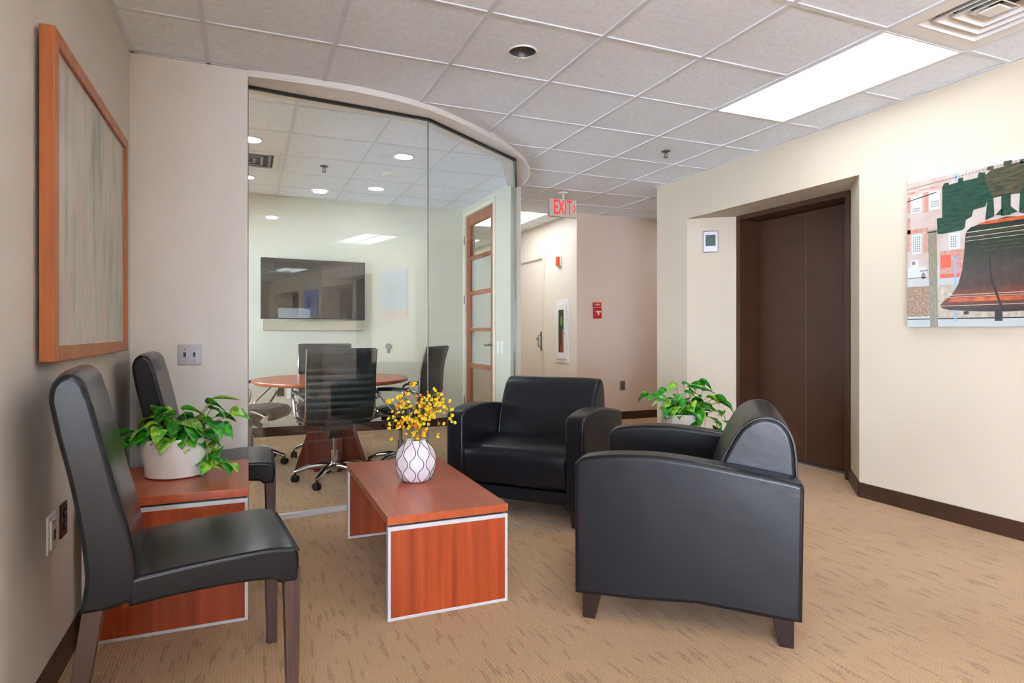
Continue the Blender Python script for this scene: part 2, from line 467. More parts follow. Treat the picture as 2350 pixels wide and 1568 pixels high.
# wall angles
gr.box((XL, -.42, C-.001), (XL+.022, 3.8, C+.003), 'tbar').box((XL, 3.78, C-.001), (-.002, 3.8, C+.003), 'tbar')
gr.box((XR-.022, -5.5, C-.001), (XR, 5.29, C+.003), 'tbar').box((XC-.0, YB-.024, C-.001), (7, YB-.004, C+.003), 'tbar')
gr.box((XC-.02, YB, C-.001), (XC, 11, C+.003), 'tbar')
struct(gr, 'trim_1', smooth=0)

# conference ceiling (its own grid) and the curved drywall soffit over the glass
G0, G1, G2, G3 = (0, 3.96), (1.121, 4.095), (2.046, 4.779), (2.435, 5.655)
zc = C-.005
cc = MB(); room = [(-1.6, 3.985), (-.1, 3.985), (1.10, 4.12), (2.02, 4.80), (2.38, 5.66), (2.38, 7.15), (-1.6, 7.15)]
cc.add([(x, y, zc) for x, y in room], [tuple(range(len(room)))], 'tile')
struct(cc, 'ceiling_conference', smooth=0)
cg = MB()
def inside(x, y):
    w_ = False; n = len(room)
    for i in range(n):
        (x1, y1), (x2, y2) = room[i], room[(i+1) % n]
        if (y1 > y) != (y2 > y) and x < (x2-x1)*(y-y1)/(y2-y1)+x1: w_ = not w_
    return w_
for k in range(-3, 4):
    x = .289+U*k; seg = [3.985+.02*i for i in range(159)]
    ys = [y for y in seg if inside(x-.013, y) and inside(x+.013, y)]
    if ys: cg.box((x-.012, min(ys), zc-.003), (x+.012, 7.15, zc), 'tbar')
for k in range(-1, 5):
    y = 4.86+U*k; xs = [-1.6+.02*i for i in range(200) if inside(-1.6+.02*i, y+.012) and inside(-1.6+.02*i, y-.012)]
    if xs: cg.box((-1.6, y-.012, zc-.002), (max(xs), y+.012, zc), 'tbar')
cg.box((-1.6, 7.13, zc-.003), (2.38, 7.15, zc), 'tbar')
struct(cg, 'trim_2', smooth=0)
outer = spline2([(-.002, 3.80), (.304, 3.786), (.683, 3.812), (1.03, 3.905), (1.364, 4.10), (1.729, 4.375), (1.984, 4.62), (2.169, 4.84), (2.356, 5.151), (2.455, 5.47), (2.49, 5.75)], 6)
inner = [(2.385, 5.75), (1.955, 4.88), (1.07, 4.215), (0, 4.075)]
so = MB(); so.prism(outer+inner, C-.03, C+.005, 'wall_back')
struct(so, 'trim_3', bevel=.003, seg=1)
ed = MB(); ed.tube([(x, y, C-.03) for x, y in outer], .006, 'white', 6)
struct(ed, 'trim_4')

def seg_box(mb, a, b, half, z0, z1, m):
    a = Vector((*a, 0)); b = Vector((*b, 0)); d = (b-a).normalized(); n = Vector((-d.y, d.x, 0))*half
    q = [a+n, b+n, b-n, a-n]; mb.add([(p.x, p.y, z0) for p in q]+[(p.x, p.y, z1) for p in q], [(3,2,1,0),(4,5,6,7),(0,1,5,4),(1,2,6,5),(2,3,7,6),(3,0,4,7)], m)
facets = [(G0, G1), (G1, G2), (G2, G3)]
for i, (a, b) in enumerate(facets):
    av, bv = Vector(a), Vector(b); d = (bv-av).normalized()
    p = MB(); seg_box(p, av+d*.004, bv-d*.004, .005, .02, C-.03, 'glass')
    o = struct(p, 'window_%d' % (i+1), smooth=0)
    e = MB(); seg_box(e, bv-d*.006, bv-d*.001, .0055, .022, C-.032, 'seal'); e.build('edge_seal', o)
    tr = MB(); seg_box(tr, av, bv, .017, 0, .028, 'alu'); tr.build('floor_track', o)
    tp = MB(); seg_box(tp, av, bv, .012, C-.046, C-.029, 'black'); tp.build('ceiling_channel', o)
jb = MB().box((-.012, 3.94, 0), (.004, 3.98, C-.03), 'steel')
struct(jb, 'trim_5')

# ---------------------------------------------------------------- conference door and corridor door
def glazed_door():
    o = empty('door_4', (0, 0, 0), kind='structure')
    y0, y1, zt = 6.10, 7.06, 2.50
    fr = MB().box((DX-.012, y0-.045, 0), (DX2+.012, y0+.02, zt+.03), 'cream_trim').box((DX-.012, y1-.02, 0), (DX2+.012, y1+.045, zt+.03), 'cream_trim')
    fr.box((DX-.012, y0+.02, zt-.02), (DX2+.012, y1-.02, zt+.03), 'cream_trim'); fr.build('door_frame', o, bevel=.003, seg=1)
    a, b = y0+.023, y1-.023; X0, X1 = DX+.012, DX+.055
    lf = MB(); sw = .115; zs = [(.30, .70), (.755, 1.125), (1.165, 1.545), (1.59, 1.955), (1.995, 2.36)]
    lf.box((X0, a, .01), (X1, a+sw, 2.475), 'door_wood').box((X0, b-sw, .01), (X1, b, 2.475), 'door_wood')
    edges = [.01]+[z for p in zs for z in p]+[2.475]
    for k in range(0, len(edges), 2): lf.box((X0, a+sw, edges[k]), (X1, b-sw, edges[k+1]), 'door_wood')
    leaf = lf.build('door_leaf', o, bevel=.003, seg=1)
    for k, (z0, z1) in enumerate(zs):
        MB().box((X0+.016, a+sw, z0), (X0+.022, b-sw, z1), 'small_glass').build('pane', leaf, smooth=0)
        if 1 <= k <= 3:
            bl = MB(); n = int((z1-z0)/.0125)
            for i in range(n): bl.box((X0+.026, a+sw+.004, z0+.0125*i+.002), (X0+.034, b-sw-.004, z0+.0125*i+.010), 'white')
            bl.build('blind', leaf, smooth=0)
    h = MB().lathe([(.0, 0), (.026, 0), (.026, .008), (.012, .012), (.012, .05)], 'steel', 20, T=Matrix.Translation((X0, a+.06, .98)) @ Matrix.Rotation(-pi/2, 4, 'Y'))
    h.tube([(X0-.05, a+.06, .98), (X0-.052, a+.10, .98), (X0-.05, a+.17, .977)], .009, 'steel', 8); h.build('lever_handle', leaf)
    for z in (.3, 1.5, 2.2):
        MB().tube([(DX-.014, b+.006, z-.05), (DX-.014, b+.006, z+.05)], .007, 'steel', 8).build('hinge', o)
glazed_door()
def corridor_door():
    y0, y1, zt = 7.74, 8.72, 2.14
    o = empty('door_5', (0, 0, 0), kind='structure')
    fr = MB().box((XC-.014, y0-.04, 0), (XC+.12, y0+.02, zt+.05), 'cream_trim').box((XC-.014, y1-.02, 0), (XC+.12, y1+.04, zt+.05), 'cream_trim')
    fr.box((XC-.014, y0+.02, zt-.01), (XC+.12, y1-.02, zt+.05), 'cream_trim'); fr.build('door_frame', o, bevel=.003, seg=1)
    lf = MB().box((XC+.02, y0+.023, .01), (XC+.065, y1-.023, zt-.014), 'wall_corr').build('door_leaf', o, bevel=.002, seg=1)
    h = MB().box((XC+.008, y0+.06, .86), (XC+.02, y0+.12, 1.12), 'steel').tube([(XC+.01, y0+.09, .90), (XC-.035, y0+.09, .92), (XC-.035, y0+.09, 1.06), (XC+.01, y0+.09, 1.08)], .009, 'steel', 8)
    h.ball((XC+.0, y0+.2, 1.02), .018, 'steel'); h.build('pull_handle', lf, bevel=0)
corridor_door()

# ---------------------------------------------------------------- ceiling fittings
def troffer(c, r, label, along='y'):
    x0, y0, _, _ = cell(c, r); x0 += .012; y0 += .012
    L = 2*U-.024; W = U-.024
    o = empty('ceiling_light', (x0+(W if along == 'y' else L)/2, y0+(L if along == 'y' else W)/2, C), 0 if along == 'y' else pi/2, label, 'ceiling light', 'recessed fluorescent ceiling lights')
    hw, hl = W/2, L/2; f = MB()
    for a, b in (((-hw, -hl), (-hw+.012, hl)), ((hw-.012, -hl), (hw, hl)), ((-hw+.012, -hl), (hw-.012, -hl+.012)), ((-hw+.012, hl-.012), (hw-.012, hl))):
        f.box((*a, -.002), (*b, .09), 'white')
    f.box((-hw, -hl, .09), (hw, hl, .1), 'white')
    f.build('housing', o)
    for s in (-1, 1):
        d = MB(); n = 10; w0, w1 = .014, hw-.012; prof = []
        for i in range(n+1):
            t = i/n; prof.append((s*(w0+(w1-w0)*t), .012+.030*sin(pi*t)))
        vs = [(x, -hl+.012, z) for x, z in prof]+[(x, hl-.012, z) for x, z in prof]
        q = [(i, i+1, n+2+i, n+1+i) for i in range(n)]
        d.add(vs, q[:n-2], 'lamp_soft'); d.add(vs, q[n-2:], 'lamp_strip' if s < 0 else 'lamp_soft'); d.build('diffuser', o)
    MB().prism([(-.014, .014), (0, .002), (.014, .014), (.014, .03), (-.014, .03)], -hl+.012, hl-.012, 'white', 'y').build('centre_rib', o)
    return o
troffer(5, -2, 'long white fluorescent ceiling light in front of the big square air vent')
troffer(5, 6, 'bright ceiling light above the corridor behind the exit sign')
troffer(5, -9, 'white ceiling light behind the camera seen only as a reflection in the glass')
troffer(0, -6, 'added unseen ceiling light above the camera, close to the left wall')  # extra fitting added out of view to brighten foreground and left wall
troffer(1, -10, 'added unseen ceiling light well behind the camera on the left wall side')  # also added unseen, fill for the left side
troffer(5, 10, 'added unseen ceiling light deep in the corridor, hidden past the glass room')  # added to lift the dark corridor, never in view
troffer(9, 4, 'white ceiling light over the side passage beyond the lift', 'x')

def diffuser_vent(x, y, half, label, z, rings=4):
    o = empty('ceiling_vent', (x, y, z), 0, label, 'air vent', 'square ceiling air vents')
    p = MB()
    def ring(a, b, za, zb, m='white'):
        vs = [(-a,-a,za),(a,-a,za),(a,a,za),(-a,a,za),(-b,-b,zb),(b,-b,zb),(b,b,zb),(-b,b,zb)]
        p.add(vs, [(0,1,5,4),(1,2,6,5),(2,3,7,6),(3,0,4,7)], m)
    ring(half, half-.07, 0, -.001)
    p.build('face_plate', o)
    for k in range(rings):
        a = half-.07-(half-.09)*k/rings; b = a-.035
        q = MB()
        vs = [(-a,-a,.0+.004*k),(a,-a,.004*k),(a,a,.004*k),(-a,a,.004*k),(-b,-b,.045),(b,-b,.045),(b,b,.045),(-b,b,.045)]
        w_ = .006
        q.add(vs, [(0,1,5,4),(1,2,6,5),(2,3,7,6),(3,0,4,7)], 'white')
        a2 = a-w_
        q.add([(-a,-a,.004*k),(a,-a,.004*k),(a,a,.004*k),(-a,a,.004*k),(-a2,-a2,.004*k-.002),(a2,-a2,.004*k-.002),(a2,a2,.004*k-.002),(-a2,a2,.004*k-.002)], [(0,1,5,4),(1,2,6,5),(2,3,7,6),(3,0,4,7)], 'white')
        q.build('cone', o)
    MB().box((-half, -half, .055), (half, half, .06), 'brown_dark').build('duct_opening', o)
    MB().box((-.045, -.045, .004), (.045, .045, .012), 'white').build('centre_plate', o, bevel=.004)
    return o
x0, y0, x1, y1 = cell(5, -3)
diffuser_vent((x0+x1)/2, (y0+y1)/2, U/2-.012, 'large square white ceiling air vent beside the long ceiling light', C)
def conf_vent():
    o = empty('ceiling_vent', (-.03, 5.72, C-.006), 0, 'small square ceiling air vent inside the conference room', 'air vent', 'square ceiling air vents')
    f = MB(); h = .27
    for a, b in (((-h, -h), (-h+.04, h)), ((h-.04, -h), (h, h)), ((-h+.04, -h), (h-.04, -h+.04)), ((-h+.04, h-.04), (h-.04, h))): f.box((*a, -.014), (*b, 0), 'white')
    f.build('face_plate', o)
    g = MB()
    for k in range(3):
        a = h-.07-k*.06
        for s in (-1, 1):
            g.box((-a, s*a-.01, -.012), (a, s*a+.01, -.002), 'steel').box((s*a-.01, -a, -.012), (s*a+.01, a, -.002), 'steel')
    g.build('louvre', o)
    MB().box((-h+.04, -h+.04, -.002), (h-.04, h-.04, 0), 'brown_dark').build('duct_opening', o)
conf_vent()
# recessed can
cx, cy = GX+U*2.5, GY-U/2
o = empty('downlight', (cx, cy, C), 0, 'unlit silver round downlight in the lounge ceiling', 'downlight', 'round recessed ceiling downlights')
MB().lathe([(.078, .005), (.078, -.003), (.071, -.003), (.069, .004)], 'white', 40, cap=False).build('trim_ring', o)
MB().lathe([(.070, -.001), (.067, .03), (.056, .09), (.03, .125), (.001, .13)], 'steel', 40, cap=False).build('reflector', o)
MB().ball((0, 0, .105), (.03, .03, .022), 'white').build('lamp_bulb', o)
def disc(x, y, z, label, r=.085, on=True, dim=1):
    o = empty('downlight', (x, y, z), 0, label, 'downlight', 'round recessed ceiling downlights')
    MB().lathe([(r, 0), (r, -.006), (r-.01, -.009), (r-.013, -.003)], 'white', 36, cap=False).build('trim_ring', o)
    MB().lathe([(r-.012, -.004), (r*.5, -.0055), (.001, -.006)], 'lamp_down' if on else 'white', 36, cap=False).build('lens', o)
    return o
zz = zc
disc(.02, 5.128, zz, 'lit downlight at the left edge of the glass, nearest the lounge')
disc(-.02, 6.39, zz, 'lit downlight at the left edge of the glass, nearest the television wall')
disc(1.204, 6.403, zz, 'lit downlight in the conference room above the right end of the television')
disc(1.197, 5.139, zz, 'lit conference room downlight closest to the glass seam')
disc(1.35, 1.36, C, 'lit downlight of the lounge, overhead and in front of the camera', .078)
disc(1.38, -.49, C, 'lit downlight of the lounge, overhead behind the camera', .078)
sp = tag(MB().lathe([(.062, 0), (.062, -.012), (.05, -.02), (.02, -.022)], 'white', 32).build('ceiling_speaker', loc=(1.203, 5.757, zz)), 'unlit white round ceiling disc between two conference room downlights', 'smoke detector')
def sprinkler(x, y, z, label):
    o = empty('sprinkler', (x, y, z), 0, label, 'sprinkler', 'ceiling sprinkler heads')
    MB().lathe([(.038, 0), (.036, -.006), (.012, -.01)], 'dark_steel', 24).build('escutcheon', o)
    b = MB().lathe([(.009, 0), (.009, -.02), (.006, -.022)], 'dark_steel', 12)
    for s in (-1, 1): b.tube([(s*.008, 0, -.018), (s*.017, 0, -.032), (s*.008, 0, -.047), (0, 0, -.05)], .0028, 'dark_steel', 6)
    b.lathe([(.0025, -.02), (.0025, -.05)], 'red', 8); b.build('body', o)
    MB().lathe([(.018, -.05), (.02, -.053), (.001, -.054)], 'dark_steel', 16).build('deflector', o)
sprinkler(3.136, 4.195, C+.004, 'small sprinkler head on the lounge ceiling above the lift recess')
sprinkler(.621, 5.724, zz, 'small sprinkler head on the conference room ceiling')

# ---------------------------------------------------------------- wall fittings
def text_mesh(s, size, m, parent, T, extrude=.001, name='lettering', sx=1):
    cu = bpy.data.curves.new('t', 'FONT'); cu.body = s; cu.size = size; cu.extrude = extrude
    cu.align_x = 'CENTER'; cu.align_y = 'CENTER'; cu.offset = .002
    t = bpy.data.objects.new('t', cu); col.objects.link(t)
    bpy.context.view_layer.update()
    me = bpy.data.meshes.new_from_object(t.evaluated_get(bpy.context.evaluated_depsgraph_get()))
    bpy.data.objects.remove(t); me.transform(T @ Matrix.Diagonal((sx, 1, 1, 1)))
    me.materials.clear(); me.materials.append(M[m])
    o = bpy.data.objects.new(name, me); col.objects.link(o); o.parent = parent; return o
def exit_sign():
    y = 5.85; d = y/5.5
    x0, x1 = 2.722*d, 3.023*d; o = empty('exit_sign', ((x0+x1)/2, y, C), 0, 'white EXIT sign with red letters and right arrow hanging from the ceiling', 'exit sign')
    w_ = x1-x0; z1 = -.075; z0 = -.262
    MB().box((-w_/2, -.012, z0), (w_/2, .03, z1), 'exit_body').build('housing', o, bevel=.005, seg=2)
    MB().lathe([(.05, 0), (.05, -.012), (.012, -.02), (.012, -.08)], 'white', 20, c=(.01, .01, 0)).build('canopy', o)
    text_mesh('EXIT', .215, 'red_glow', o, Matrix.Translation((-.004, -.0135, (z0+z1)/2)) @ Matrix.Rotation(pi/2, 4, 'X'), sx=.5)
    a = MB()
    for s in (-1, 1): a.tube([(.118, -.0145, (z0+z1)/2+s*.042), (.142, -.0145, (z0+z1)/2)], .006, 'red_glow', 6)
    a.build('arrow', o)
M['exit_body'] = plain('exit_sign_body', (196, 192, 182), .5)
exit_sign()

def plate(name, label, cat, T, w_, h, m, detail=None, group=None):
    """wall plate in local xz, facing -y; T places it"""
    o = empty(name, (0, 0, 0), 0, label, cat, group); o.matrix_world = T
    MB().box((-w_/2, -.006, -h/2), (w_/2, 0, h/2), m).build('cover_plate', o, bevel=.002, seg=2)
    if detail: detail(o)
    return o
def Tw(x, y, z, ang): return Matrix.Translation((x, y, z)) @ Matrix.Rotation(ang, 4, 'Z')
FL = pi/2     # faces +x (on the left wall)
FR = -pi/2    # faces -x (on walls to the right)
def duplex(m, hole='black'):
    def f(o):
        for s in (-1, 1):
            MB().lathe([(.0165, 0), (.0165, .003)], m, 20, T=Matrix.Translation((0, -.006, s*.0195)) @ Matrix.Rotation(pi/2, 4, 'X')).build('socket', o)
            b = MB()
            for q in (-1, 1): b.box((q*.006-.0012, -.0095, s*.0195-.001), (q*.006+.0012, -.009, s*.0195+.007), hole)
            b.build('slot', o)
    return f
def toggles(o):
    for s in (-1, 1):
        MB().box((s*.023-.006, -.007, -.013), (s*.023+.006, -.006, .013), 'black').build('slot', o)
        MB().box((s*.023-.004, -.017, -.002), (s*.023+.004, -.006, .009), 'black').build('toggle', o, bevel=.001, seg=1)
        for z in (-.03, .03): MB().ball((s*.023, -.006, z), .003, 'steel', 8, 6).build('screw', o)
plate('light_switch', 'square brushed steel plate with two black toggle switches', 'light switch', Tw(-.291, 3.8, .998, 0), .114, .110, 'steel', toggles)
plate('wall_socket', 'brown wall socket plate low on the left wall behind the near chair', 'wall socket', Tw(XL, 2.505, .497, FL), .075, .112, 'base', duplex('brown_dark', 'white'))
def data_jack(o):
    MB().box((-.03, -.012, -.045), (.03, -.006, .045), 'white_plastic').build('jack_frame', o, bevel=.002)
    MB().box((-.012, -.013, -.02), (.012, -.012, .012), 'display_line').build('port', o)
plate('data_outlet', 'thick white wall outlet box low on the left wall, nearest the camera', 'data outlet', Tw(XL, 2.363, .492, FL), .085, .118, 'white_plastic', data_jack)
plate('wall_socket', 'steel wall socket plate on the beige wall below the fire alarm pull', 'wall socket', Tw(4.41, YB-.004, .432, 0), .074, .118, 'steel', duplex('black', 'white'))
plate('wall_socket', 'white wall socket in the conference room beside the table leg', 'wall socket', Tw(.431, 7.15, .458, 0), .09, .125, 'white_plastic', duplex('white_plastic'))
plate('wall_socket', 'dark brown wall socket in the conference room behind the left chair', 'wall socket', Tw(.325, 7.15, .486, 0), .075, .12, 'base', duplex('brown_dark'))
def rocker(o): MB().box((-.016, -.01, -.033), (.016, -.006, .033), 'white_plastic').build('rocker', o, bevel=.003)
plate('light_switch', 'white rocker switch beside the glazed door, nearer the door', 'light switch', Tw(DX, 5.975, .962, FR), .07, .118, 'white_plastic', rocker, 'white rocker switches by the glazed door')
plate('light_switch', 'white rocker switch beside the glazed door, nearer the camera', 'light switch', Tw(DX, 5.865, .962, FR), .07, .118, 'white_plastic', rocker, 'white rocker switches by the glazed door')
th = empty('wall_lock', (1.484, 7.15, .95), 0, 'small round steel lock on the conference room wall', 'wall lock')
MB().lathe([(.036, 0), (.036, .01), (.028, .02), (.001, .022)], 'steel', 24, T=Matrix.Rotation(pi/2, 4, 'X')).build('knob', th)
MB().box((-.014, -.012, -.075), (.014, 0, -.03), 'steel').build('tongue', th, bevel=.004)

# fire alarm pull
fp = empty('fire_alarm_pull', (4.025, YB-.004, 1.36), 0, 'red fire alarm pull station on the beige wall', 'fire alarm')
MB().box((-.052, -.045, -.075), (.052, 0, .06), 'red').build('body', fp, bevel=.006)
MB().box((-.055, -.03, .07), (.055, 0, .125), 'red').build('top_sign', fp, bevel=.003)
MB().box((-.035, -.056, .0), (.035, -.045, .018), 'white').box((-.009, -.056, -.035), (.009, -.045, 0), 'white').build('pull_handle', fp, bevel=.002)
MB().box((-.035, -.031, .092), (.035, -.0302, .097), 'white').box((-.025, -.031, .104), (.025, -.0302, .108), 'white').build('white_lines', fp)
# strobe
st = empty('fire_alarm_strobe', (XC, 7.27, 2.035), 0, 'white and orange fire alarm strobe high on the corridor wall', 'fire alarm')
MB().box((-.02, -.06, -.065), (0, .06, .065), 'white_plastic').build('base', st, bevel=.004)
MB().box((-.055, -.055, -.06), (-.02, -.0, .06), 'orange').build('orange_lens', st, bevel=.006)
MB().box((-.045, .005, -.04), (-.02, .05, .04), 'white_plastic').build('flash_lens', st, bevel=.01)
# extinguisher cabinet + extinguisher
ec = empty('extinguisher_cabinet', (XC, 7.18, 1.125), 0, 'white wall cabinet with narrow glass front in the corridor', 'extinguisher cabinet')
f = MB(); f.box((-.012, -.185, -.405), (.0, -.115, .405), 'white').box((-.012, .115, -.405), (0, .185, .405), 'white').box((-.012, -.115, -.405), (0, .115, -.335), 'white').box((-.012, -.115, .335), (0, .115, .405), 'white')
f.build('outer_frame', ec, bevel=.003, seg=1)
d = MB(); d.box((-.024, -.135, -.355), (-.012, -.075, .355), 'white').box((-.024, .075, -.355), (-.012, .135, .355), 'white').box((-.024, -.075, -.355), (-.012, .075, -.275), 'white').box((-.024, -.075, .275), (-.012, .075, .355), 'white')
dd = d.build('cabinet_door', ec, bevel=.003, seg=1)
MB().box((-.02, -.075, -.275), (-.017, .075, .275), 'small_glass').build('glass_pane', dd, smooth=0)
MB().tube([(-.026, -.10, -.03), (-.045, -.10, -.02), (-.045, -.10, .03), (-.026, -.10, .04)], .005, 'steel', 6).build('door_pull', dd)
M['olive'] = plain('cabinet_interior', (116, 100, 74), .6)
MB().box((.142, -.118, -.33), (.149, .118, .33), 'olive').box((.002, .1165, -.33), (.142, .1195, .33), 'olive').box((.002, -.1195, -.33), (.142, -.1165, .33), 'olive').build('interior_lining', ec)
fe = empty('fire_extinguisher', (XC+.052, 7.232, .79), 0, 'orange red fire extinguisher with green tag inside the wall cabinet', 'fire extinguisher')
MB().lathe([(.04, 0), (.045, .01), (.045, .30), (.035, .335), (.014, .35), (.014, .37)], 'orange', 24).build('cylinder', fe)
MB().box((-.02, -.015, .37), (.03, .015, .40), 'black').tube([(.0, 0, .385), (-.045, -.01, .42)], .006, 'steel', 6).tube([(0, 0, .38), (-.045, -.01, .375), (-.05, -.01, .3), (-.052, -.01, .15)], .006, 'black', 6).build('valve', fe)
MB().prism([(-.045, .40), (.0, .43), (-.005, .52), (-.03, .54), (-.05, .47)], -.052, -.049, 'green_tag', 'x').build('green_tag', fe)

# lift indicators
def indicator(x, y, z, ang, label):
    T = Tw(x, y, z, ang); o = empty('lift_indicator', (0, 0, 0), 0, label, 'lift display', 'lift indicator displays'); o.matrix_world = T
    MB().box((-.068, -.014, -.10), (.068, 0, .10), 'steel').build('cover_plate', o, bevel=.012, seg=3)
    s = MB().box((-.044, -.0155, -.042), (.044, -.014, .062), 'display').build('screen', o)
    MB().tube([(0, -.0165, .048), (.018, -.0165, .022), (.018, -.0165, .0), (0, -.0165, -.028), (-.018, -.0165, .0), (-.018, -.0165, .022)], .0016, 'display_line', 5, closed=True).build('arrow_mark', s)
a = math.atan2(4.52-4.80, JX-XR)
indicator(3.996, 4.667, 1.965, a, 'steel framed dark green lift display in the recess beside the brown doors')
indicator(4.0, -1.09+.0, 1.965, math.atan2(.27, JX-XR)+pi, 'lift display of the second lift recess, seen in the television reflection')

# ---------------------------------------------------------------- pictures
def abstract_picture():
    X = XL+.012; y0, y1, z0, z1 = 2.20, 3.41, 1.035, 2.02; D = .04; fw = .045
    o = empty('framed_picture', (X, (y0+y1)/2, z0), 0, 'abstract grey green painting in a thin orange wooden frame', 'picture')
    a, b, h = y0-(y0+y1)/2, y1-(y0+y1)/2, z1-z0
    f = MB().box((0, a, 0), (D, a+fw, h), 'frame_wood').box((0, b-fw, 0), (D, b, h), 'frame_wood').box((0, a+fw, 0), (D, b-fw, fw), 'frame_wood').box((0, a+fw, h-fw), (D, b-fw, h), 'frame_wood')
    f.build('frame', o, bevel=.003, seg=2)
    MB().box((.004, a+fw, fw), (D-.012, b-fw, h-fw), 'abstract').build('canvas', o)
    MB().box((-.012, a+.2, h-.12), (0, a+.24, h-.06), 'steel').build('hanger', o)
abstract_picture()

def noisy(name, c0, c1, scale=8, rough=.35, stretch=(1, 1, 1)):
    t = NT(name); v = t.coords(stretch); t.set(Base_Color=t.ramp(t.noise(v, scale, 5, .65), [(.35, c0), (.65, c1)]), Roughness=rough); return t.m
def bell_picture():
    X = XR-.034; Y0 = 2.63; W = 1.38; z0, z1 = 1.150, 2.075
    o = empty('bell_photo_print', (X, Y0-W/2, z0), 0, 'unframed photo print of a cracked bronze bell hanging from a green beam', 'picture')
    M['p_sky'] = noisy('print_backdrop', (172, 150, 142), (184, 174, 166), 5)
    M['p_white'] = plain('print_white', (188, 190, 188), .35)
    M['p_brick'] = noisy('print_brick', (172, 116, 104), (182, 142, 130), 40)
    M['p_win'] = plain('print_window', (120, 112, 108), .35)
    M['p_post'] = noisy('print_post', (104, 98, 76), (140, 134, 116), 20, .35, (1, 8, 1))
    M['p_yoke'] = noisy('print_green_beam', (4, 26, 18), (22, 70, 48), 14, .35, (1, 1, 6))
    M['p_yoke2'] = noisy('print_bronze_green', (18, 34, 22), (84, 74, 46), 14, .35, (1, 1, 6))
    M['p_ground'] = noisy('print_paving', (150, 136, 116), (184, 172, 156), 30)
    M['p_grass'] = noisy('print_leaves', (110, 84, 66), (164, 136, 108), 60)
    M['p_base'] = plain('print_pale_ground', (172, 174, 174), .35)
    M['p_dark'] = plain('print_dark', (26, 20, 18), .35)
    M['p_orange'] = noisy('print_orange_bronze', (126, 50, 20), (206, 96, 34), 12)
    M['p_red'] = plain('print_red', (196, 84, 62), .35)
    M['p_blue'] = plain('print_blue', (120, 166, 200), .35)
    t = NT('print_bell'); tc = t.coords((1, 1, 1)); sx = t.node('ShaderNodeSeparateXYZ'); t.link(tc, sx.inputs[0])
    r = t.ramp(sx.outputs['Z'], [(.10, (50, 34, 22)), (.17, (150, 66, 28)), (.23, (84, 54, 36)), (.33, (74, 66, 56)), (.45, (40, 54, 32)), (.56, (22, 40, 24))])
    n = t.noise(t.coords((1, 3, 3)), 9, 6, .7)
    t.set(Base_Color=t.mix(.55, r, t.ramp(n, [(.32, (24, 26, 20)), (.5, (92, 70, 50)), (.72, (190, 150, 120))]), 'OVERLAY'), Roughness=.35); M['p_bell'] = t.m
    # local u runs from the left edge to the right (towards -y), v up; origin of art at (u=0 -> y=+W/2)
    panel = MB().prism([(W/2, 0), (-W/2, 0), (-W/2, z1-z0), (W/2, z1-z0)], 0, .03, 'p_white', 'x').build('canvas', o, bevel=.003, seg=1)
    for ob in (panel,): ob.location = (0, 0, 0)
    art = MB()
    def poly(nm, pts, m, parent=None, lvl=1):
        for s_ in (pts if isinstance(pts[0], list) else [pts]): art.prism([(W/2-u, v-z0) for u, v in s_], -.0006*lvl, -.0006*lvl+.0005, m, 'x')
    def R(u0, v0, u1, v1): return [(u0, v0), (u1, v0), (u1, v1), (u0, v1)]
    H0, H1 = 1.150, 2.075
    poly('building', [R(0, 1.44, W, H1-.03)], 'p_sky')
    poly('brick_wall', [R(0, 1.86, .02, 1.96), R(0.1, 1.845, .13, 1.97), R(0, 1.975, .05, 1.988), R(.07, 1.985, .19, 1.995), R(0, 1.62, .02, 1.83), R(.1, 1.6, .13, 1.72), R(.2, 1.45, .34, 1.6), R(.0, 1.73, .13, 1.755), R(.7, 1.75, 1.1, 1.9), R(1.25, 1.5, W-.01, 1.9)], 'p_brick', lvl=2)
    poly('window', [R(.024, 1.855, .086, 1.96), R(.137, 1.855, .199, 1.968), R(.029, 1.60, .089, 1.72), R(.249, 1.605, .315, 1.70)], 'p_white', lvl=3)
    w_ = []
    for (u0, v0, nu, nv) in ((.034, 1.862, 4, 2), (.15, 1.872, 4, 3), (.038, 1.615, 4, 7), (.262, 1.618, 3, 5)):
        for i in range(nu):
            for j in range(nv): w_.append(R(u0+i*.012, v0+j*.014, u0+i*.012+.007, v0+j*.014+.008))
    for i in range(40): w_.append(R(.0+i*.018, 2.005+i*.0009, .0+i*.018+.011, 2.011+i*.0009))
    poly('window_panes', w_, 'p_win', lvl=4)
    poly('street', [R(0, 1.40, W, 1.44)], 'p_base')
    poly('parked_truck', [R(.004, 1.455, .12, 1.52), R(.02, 1.52, .07, 1.565)], 'p_white', lvl=2)
    poly('truck_dark_parts', [R(.03, 1.535, .05, 1.556), R(.004, 1.45, .12, 1.456), [(.10, 1.44), (.088, 1.452), (.088, 1.472), (.1, 1.485), (.115, 1.472), (.115, 1.452)], R(.08, 1.49, .13, 1.497)], 'p_win', lvl=3)
    poly('red_banner', [R(.205, 1.50, .262, 1.575), R(.20, 1.44, .31, 1.462)], 'p_red', lvl=3)
    poly('leaf_ground', [R(0, 1.215, .20, 1.40), R(.2, 1.24, W, 1.40)], 'p_grass', lvl=1)
    poly('paving', [R(.18, 1.20, W, 1.40)], 'p_ground', lvl=2)
    poly('pale_ground', [R(0, 1.152, W, 1.203)], 'p_base', lvl=2)
    poly('rail', [R(0, 1.196, W, 1.203), [(0, 1.93), (.18, 1.955), (.18, 1.96), (0, 1.935)]], 'p_dark', lvl=3)
    poly('lamp_post', [R(.283, 1.18, .293, 1.56), R(.262, 1.55, .315, 1.555), R(.283, 2.0, .296, 2.045)], 'p_blue', lvl=4)
    poly('left_post', [[(.129, 1.725), (.180, 1.725), (.188, 1.152), (.142, 1.152)], R(.121, 1.72, .186, 1.735)], 'p_post', lvl=4)
